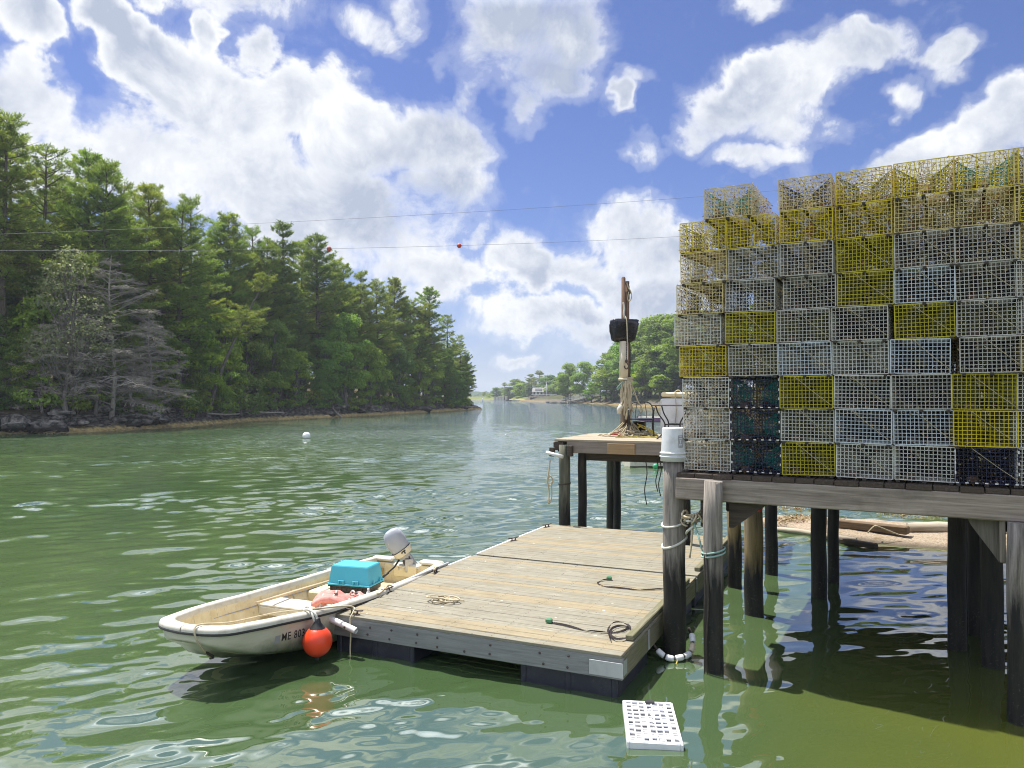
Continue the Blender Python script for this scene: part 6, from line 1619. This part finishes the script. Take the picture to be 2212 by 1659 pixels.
log(G(1800,1129,.22),G(1962,1146,.24),.11,M['drift_dark'],'squared old brown beam stranded on the gravel spit under the wharf',True)
log(G(1960,1140,.22),G(2190,1146,.22),.13,M['drift'],'pale bleached log stranded on the gravel spit under the wharf')
log(G(1672,1142,.06),G(1850,1167,.06),.06,M['drift'],'thin pale spar at the water edge of the gravel spit')
log(G(1812,1167,.05),G(1894,1180,.05),.07,M['darkwood'],'black wet board lying half in the water off the gravel spit',True)
a=G(1887,1140,.3); rope('spit_rope',[a+Vector((-.15,-.05,-.1)),a+Vector((-.03,-.08,.04)),a+Vector((.05,0,.02)),a+Vector((.0,-.12,.06)),a+Vector((.3,-.15,-.06)),a+Vector((.45,-.15,-.12))],.014,'rope','frayed rope knotted round the brown beam on the gravel spit')
# seaweed heaps and floating weed
def weed_heap(name,pts,n,spread,label,cat,h=.1,seed=1,long=.12):
    r=np.random.default_rng(seed); C=[]
    for _ in range(n):
        p=pts[r.integers(len(pts))]; C.append((p[0]+r.normal()*spread,p[1]+r.normal()*spread*.7,p[2]+abs(r.normal())*h*.5))
    C=np.array(C); D=r.normal(size=C.shape)*np.array([1,1,.35]); D/=np.linalg.norm(D,axis=1,keepdims=True)
    V,Fc=blades(C,D,r.uniform(.4,1,n)*long,r.uniform(.01,.025,n),r); mm=M['weed'] 
    o=link(name,np_mesh(name,V,Fc,mm,r.random(n))); tag(o,label,cat,kind='stuff'); return o
weed_heap('dried_seaweed',[(*G(x_,y_,.16)[:2],.14) for x_,y_ in ((1685,1125),(1700,1120),(1730,1118),(1745,1122),(1765,1120),(1715,1123),(1800,1130),(1780,1128))],900,.16,'dried brown seaweed heaped along the crest of the gravel spit','seaweed',.11,2)
weed_heap('floating_seaweed',[(*G(x_,y_,.02)[:2],.01) for x_,y_ in ((1705,1098),(1715,1101),(1930,1103),(1945,1104),(1960,1106),(1985,1106),(1915,1108),(2010,1112),(1955,1112),(2030,1107),(1690,1096))],700,.22,'patches of golden seaweed floating beyond the gravel spit','seaweed',.02,3,.2)
def shoreweed():
    r=np.random.default_rng(77); pts=[]
    for i in range(170):
        px=r.uniform(-60,1040); Y=shoreY(px); p=AT(px,855,Y); pts.append((p.x+r.uniform(-.6,.7),p.y+r.uniform(-1.5,1.5),.05))
    weed_heap('rockweed',pts,6500,.55,'golden rockweed along the waterline of the wooded bank','seaweed',.12,4,.5)
shoreweed()

# ------------------------------------------------------------------ buoys, lines across the river
p=G(662,947,0); wb=thing('mooring_buoy','round white mooring buoy floating alone in mid river','buoy',(p.x,p.y,.18)); m=MB(); m.sphere((0,0,0),.28,24,16); m.build('ball',M['white_ball'],wb); m=MB(); m.tube([(0,0,.27),(0,0,.32)],.03,8); m.build('swivel',M['iron'],wb)
def span(a,b,sag,n=40): return [a.lerp(b,i/n)+Vector((0,0,-sag*4*(i/n)*(1-i/n))) for i in range(n+1)]
A1=AT(-60,541,58);B1=AT(2300,440,95); A2=AT(-60,508,58.6);B2=AT(2300,350,95)
def z_fix(a,b,px,py):   # sag that makes the line pass the place measured in the photograph
    t=.5; best=None
    for i in range(1,200):
        q=a.lerp(b,i/200); 
        if best is None or abs(px_of(*q)[0]-px)<best[0]: best=(abs(px_of(*q)[0]-px),i/200,q)
    _,u,q=best; target=AT(px,py,q.y).z; return (q.z-target)/(4*u*(1-u))
L1=span(A1,B1,z_fix(A1,B1,710,537),60); L2=span(A2,B2,z_fix(A2,B2,1000,459),60)
for Lp,lab in ((L1,'lower thin cable strung across the river, carrying the orange marker balls'),(L2,'upper thin cable strung across the river above the marker balls')):
    m=MB(); m.tube(Lp,.013,5); tag(m.build('river_cable',M['line'],None),lab,'cable')
for px,lab in ((710,'orange marker ball on the cable just clear of the trees'),(993,'orange marker ball on the cable out over open water')):
    q=min(L1,key=lambda v: abs(px_of(*v)[0]-px)); i=L1.index(q)
    best=min((L1[j].lerp(L1[j+1],s/20) for j in range(max(0,i-1),min(i+1,len(L1)-1)) for s in range(21)),key=lambda v: abs(px_of(*v)[0]-px))
    b=thing('marker_ball',lab,'marker ball',tuple(best),0,'marker balls on the river cable'); m=MB(); m.sphere((0,0,-.02),.21,20,12); m.build('ball',M['orange_ball'],b); m=MB(); m.lathe([(.211,.015),(.225,.012),(.225,-.012),(.211,-.015)],20,(0,0,-.02)); m.build('seam_band',M['iron'],b)

# ------------------------------------------------------------------ boats, gangways and houses farther off
def small_boat(name,label,loc,rz,L,beam,mat,inmat,cover=None):
    t=thing(name,label,'boat',loc,rz); m=MB(); inn=MB(); N=14; O=[];I=[]
    for i in range(N):
        u=i/(N-1); x=-L/2+L*u; w=beam/2*(0.82+.18*math.sin(min(1,u*1.6)*math.pi/2)) if u<.55 else beam/2*max(.02,1-((u-.55)/.45)**2.2); zs=.42+.22*u**2; k=-.1+.45*max(0,u-.7)**1.4/.3
        O.append([(x,-w,zs),(x,-w*.93,.1+k*.5),(x,0,k),(x,w*.93,.1+k*.5),(x,w,zs)]); wi=max(0,w-.06); I.append([(x*.96,-w,zs+.002),(x*.96,-wi,zs),(x*.96,-wi*.9,.15),(x*.96,wi*.9,.15),(x*.96,wi,zs),(x*.96,w,zs+.002)])
    for S,mm_ in ((O,m),(I,inn)):
        n=len(S[0]); mm_._add([p for r_ in S for p in r_],[(i*n+j,i*n+j+1,(i+1)*n+j+1,(i+1)*n+j) for i in range(N-1) for j in range(n-1)],.5); mm_._add(S[0],[tuple(range(n))],.5)
    m.build('hull',mat,t); inn.build('interior',inmat,t)
    b=MB(); 
    for u in (-.15,.2): b.bbox((L*u,0,.36),(.25,beam*.86,.03),.005)
    b.build('thwart',inmat,t); return t
p=G(1418,911,0); sb=small_boat('moored_skiff','white skiff with purple bottom moored beyond the patio chair',(p.x,p.y,0),2.9,4.6,1.7,M['purple'],M['hull_white'])
m=MB(); m.bbox((0,0,.52),(4.2,1.74,.10),.04); m.build('gunwale',M['hull_white'],sb); m=MB(); m.bbox((-1.2,0,.70),(1.2,1.2,.35),.12); m.build('green_cover',M['green_ball'],sb)
p=G(1418,1008,0); sb=small_boat('moored_skiff','white skiff tied behind the platform, low on the water by the post',(p.x+.8,p.y+.5,0),.15,4.2,1.5,M['hull_white'],M['hull_white'])
p=G(1414,1014,0); gb=thing('green_fender','green ball fender on the water behind the bucket','fender',(p.x,p.y-.2,.14)); m=MB(); m.sphere((0,0,0),.12,18,12); m.build('ball',M['green_ball'],gb); m=MB(); m.tube([(0,0,.2),(0,.2,.5)],.015,6); m.build('line',M['rope'],gb)
p=AT(1640,1088,10.6); rb=thing('red_float','red float hanging beside the brown wharf piling','float',tuple(p)); m=MB(); m.tube([(0,0,-.11),(0,0,-.06),(0,0,.08),(0,0,.12)],[.03,.05,.05,.02],12); m.build('body',mat_paint('bright_red',(0.6,0.02,0.02,1),0.5),rb); m=MB(); m.tube([(0,0,.12),(0,0,.32)],.006,5); m.build('line',M['rope_dark'],rb)
# small float docks with gangways on the far right bank
def far_float(px,py,L,Wd,rz,label,mat):
    p=G(px,py,0); t=thing('far_float',label,'float dock',(p.x,p.y,0),rz); m=MB(); m.bbox((0,0,.42),(L,Wd,.16),.03); m.build('deck',mat,t); m=MB()
    for s in (-1,0,1): m.bbox((s*L*.38,0,.15),(L*.2,Wd*.9,.40),.05)
    m.build('flotation_tub',M['tub'],t); return p
far_float(1199,869.5,8,4,.15,'small dark float out from the gangways on the far right bank',M['purple'])
pf=far_float(1217,871,11,4,.1,'white-edged float at the foot of the far gangways',M['hull_white'])
for (px,py,hpx,lab) in [(1233,871,842,'black post at the end of the far gangway float'),(1228,868,855,'short black post beside the far gangway float'),(1283,871,862,'short dark post on the far shore below the gangway')]:
    p=G(px,py,0); top=AT(px,hpx,p.y).z; m=MB(); m.tube([(0,0,-.5),(0,0,top)],.20,10); m.lathe([(.2,0),(.05,.12),(0,.13)],10,(0,0,top)); tag(m.build('dock_post',M['pile_dark'],None,(p.x,p.y,0)),lab,'post')
def gangway(a,b,label):
    t=thing('gangway',label,'gangway',tuple(a)); d=b-a; q=Vector((-d.y,d.x,0)).normalized()
    m=MB(); m.bar((0,0,0),tuple(d),1.4,.10); m.build('walkway',M['greypost'],t)
    for s in (-1,1):
        m=MB(); o=q*.7*s; m.bar(tuple(o+Vector((0,0,1.0))),tuple(d+o+Vector((0,0,1.0))),.10); m.bar(tuple(o+Vector((0,0,.5))),tuple(d+o+Vector((0,0,.5))),.08)
        for i in range(11): m.bar(tuple(o+d*i/10),tuple(o+d*i/10+Vector((0,0,1.0))),.07)
        m.build('railing',M['alu'],t)
Yg=G(1217,871,0).y
gangway(AT(1230,868,Yg),AT(1312,852,Yg-30),'longer pale gangway sloping to the far float, nearer of two')
gangway(AT(1215,866,Yg+14),AT(1284,851,Yg-8),'pale gangway sloping to the far float, behind the nearer one')
pp_=AT(1333,851,Yg-32); pr=thing('landing_pier','dark timber pier at the top of the far gangway','pier',tuple((pp_.x,pp_.y,0)),-.2)
m=MB(); m.bbox((0,0,pp_.z),(9.5,3,.35),.05); m.build('deck',M['darkwood'],pr)
for i in range(5):
    for s in (-1,1):
        m=MB(); m.tube([(-4.3+i*2.15,1.2*s,-.5),(-4.3+i*2.15,1.2*s,pp_.z+1.0)],.14,8); m.build('post',M['pile_dark'],pr)
m=MB(); m.bar((-4.4,-1.2,pp_.z+1),(4.4,-1.2,pp_.z+1),.12); m.build('handrail',M['darkwood'],pr)
# long trestle pier in front of the cottage
p0=AT(1147,857,430);p1=AT(1202,857,400); pt=thing('trestle_pier','long low trestle pier in front of the distant white cottage','pier',(p0.x,p0.y,0)); d=(p1-p0); d.z=0
m=MB(); m.bar((0,0,p0.z),tuple(d+Vector((0,0,p0.z))),3,.7); m.build('deck',M['greypost'],pt)
for i in range(5):
    for s in (-1,1):
        q=d*(i/4.2)+Vector((0,s*1.2,0)); m=MB(); m.tube([(q.x,q.y,-.5),(q.x,q.y,p0.z+.8)],.45,8); m.build('post',M['pile_dark'],pt)
m=MB(); m.bar((0,-1.4,p0.z+1.1),tuple(d+Vector((0,-1.4,p0.z+1.1))),.2); m.build('handrail',M['alu'],pt)
p0=AT(1068,857.5,545);p1=AT(1128,857,500); pt=thing('seawall','grey stone seawall along the far lawn left of the trestle pier','seawall',(p0.x,p0.y,0)); d=(p1-p0); d.z=0
m=MB(); m.bar((0,0,1.1),tuple(d+Vector((0,0,1.1))),1.2,2.6); m.build('wall',mat_paint('seawall_stone',(0.28,0.27,0.25,1),.9,(.12,.12,.11,1),.6,scale=.8),pt)
m=MB()
for i in range(9): q=d*((i+.5)/9); m.bbox((q.x,q.y-.8,1.0),(.8,.5,2.2),.05)
m.build('buttress',M['darkwood'],pt)
# lawn slope in front of the cottage
def lawn():
    n=26; V=[];Fc=[]; r=np.random.default_rng(4)
    for i in range(n):
        px=1100+110*i/(n-1); 
        for (dy,z) in ((0,.2),(12,1.6),(35,3.2),(90,4.0),(160,4.0)):
            Y=505-95*i/(n-1)+dy; q=AT(px,855,Y); V.append((q.x,Y,z+r.normal()*.15))
    I=np.arange(n*5).reshape(n,5); Fc=np.stack([I[:-1,:-1],I[1:,:-1],I[1:,1:],I[:-1,1:]],-1).reshape(-1,4)
    mm,t=material('lawn_grass'); nn=t.noise(t.pos(),.2,5,.6); z=t.sep(t.pos())[2]; c=t.mix(t.mr(nn,.4,.6),(.10,.14,.035,1),(.15,.18,.05,1)); c=t.mix(t.mr(z,1.4,.8),c,(.30,.22,.11,1)); t.out(t.bsdf(c,.95,spec=.1))
    tag(link('lawn',np_mesh('lawn',V,Fc,mm)),kind='structure')
lawn()
# white cottage with grey roof
c0=AT(1164,855,462); ct=thing('cottage','white gabled cottage with grey roof among the far trees','house',(c0.x,c0.y,3.6),-.25)
s=.72
W2,D2,H2,RH=9.5*s,7*s,2.7*s,3.0*s
m=MB(); m.box((0,0,H2/2),(W2,D2,H2)); m.poly([(-W2/2,-D2/2,H2),(-W2/2,D2/2,H2),(-W2/2,0,H2+RH)],(.15,0,0)); m.poly([(W2/2-.15,-D2/2,H2),(W2/2-.15,D2/2,H2),(W2/2-.15,0,H2+RH)],(.15,0,0)); m.build('wall',M['sidingw'],ct)
m=MB()
for sg in (-1,1):
    m.poly([(-W2/2-.3,sg*(D2/2+.35),H2-.25),(W2/2+.3,sg*(D2/2+.35),H2-.25),(W2/2+.3,0,H2+RH+.12),(-W2/2-.3,0,H2+RH+.12)],(0,0,.16))
m.build('roof',M['shingle'],ct)
m=MB(); m.box((0,-D2*.26,H2+RH*.60),(W2*.55,D2*.34,1.2)); m.build('dormer',M['sidingw'],ct)
for (x_,z_) in ((-3,1.3),(0,1.3),(3,1.3)):
    m=MB(); m.box((x_*s,-D2/2-.03,z_*s),(1.1,.06,1.3)); m.build('window',M['glass'],ct)
for y_ in (-1,1): m=MB(); m.box((-W2/2-.04,y_*1.3,1.3),(.06,.9,1.3)); m.build('window',M['glass'],ct)
m=MB(); m.box((W2/2+2.6,.3,1.5),(5.0,5,3.0)); m.build('side_wing',mat_paint('brown_shingle_wall',(.22,.18,.16,1),.9),ct)
m=MB(); m.poly([(W2/2+.1,-2.5,3.0),(W2/2+5.2,-2.5,3.0),(W2/2+5.2,.3,5.2),(W2/2+.1,.3,5.2)],(0,0,.15)); m.poly([(W2/2+.1,3.1,3.0),(W2/2+5.2,3.1,3.0),(W2/2+5.2,.3,5.2),(W2/2+.1,.3,5.2)],(0,0,.15)); m.build('wing_roof',M['shingle'],ct)
q=AT(1180.5,850,420); top=AT(1180.5,827,420).z; m=MB(); m.tube([(0,0,1),(0,0,top)],[.28,.18],8); m.sphere((0,0,top+.2),.35,10,6); tag(m.build('flagpole',M['sidingw'],None,(q.x,q.y,0)),'bare white flagpole right of the white cottage','pole')
for (px,py,L,rz,lab) in [(1119,866,9,.1,'low white float with a post off the far lawn'),(1140,864.5,8,.1,'small white motorboat moored off the trestle pier')]:
    p=G(px,py,0); small_boat('far_boat',lab,(p.x,p.y,0),rz+math.pi,L*.9,2.6,M['hull_white'],M['hull_white'])
p=G(1101,866,0); small_boat('dark_dinghy','tiny dark dinghy out in the far river',(p.x,p.y,0),.4,4.5,2.0,M['black'],M['black'])
p=G(1042,868,0); m=MB(); m.tube([(0,0,-.3),(0,0,.2),(0,0,1.6),(0,0,1.9)],[.3,.45,.25,.1],10); tag(m.build('channel_marker',M['white_ball'],None,(p.x,p.y,0)),'small white channel marker off the wooded point','buoy')

# ------------------------------------------------------------------ river haze
HAZE=0.00032
if HAZE:
    hm=bpy.data.materials.new('river_air'); hm.use_nodes=True; t=NT(hm.node_tree)
    pv=t.n('ShaderNodeVolumePrincipled'); pv.inputs['Color'].default_value=(0.80,0.88,0.97,1); pv.inputs['Density'].default_value=HAZE; pv.inputs['Anisotropy'].default_value=0.2
    o_=t.n('ShaderNodeOutputMaterial'); t.l(pv.outputs[0],o_.inputs['Volume'])
    m=MB(); m.box((0,700,22.5),(3400,4000,50)); hz=m.build('haze',hm); tag(hz,kind='stuff'); hz['label']='thin bluish haze hanging over the far river'; hz['category']='haze'
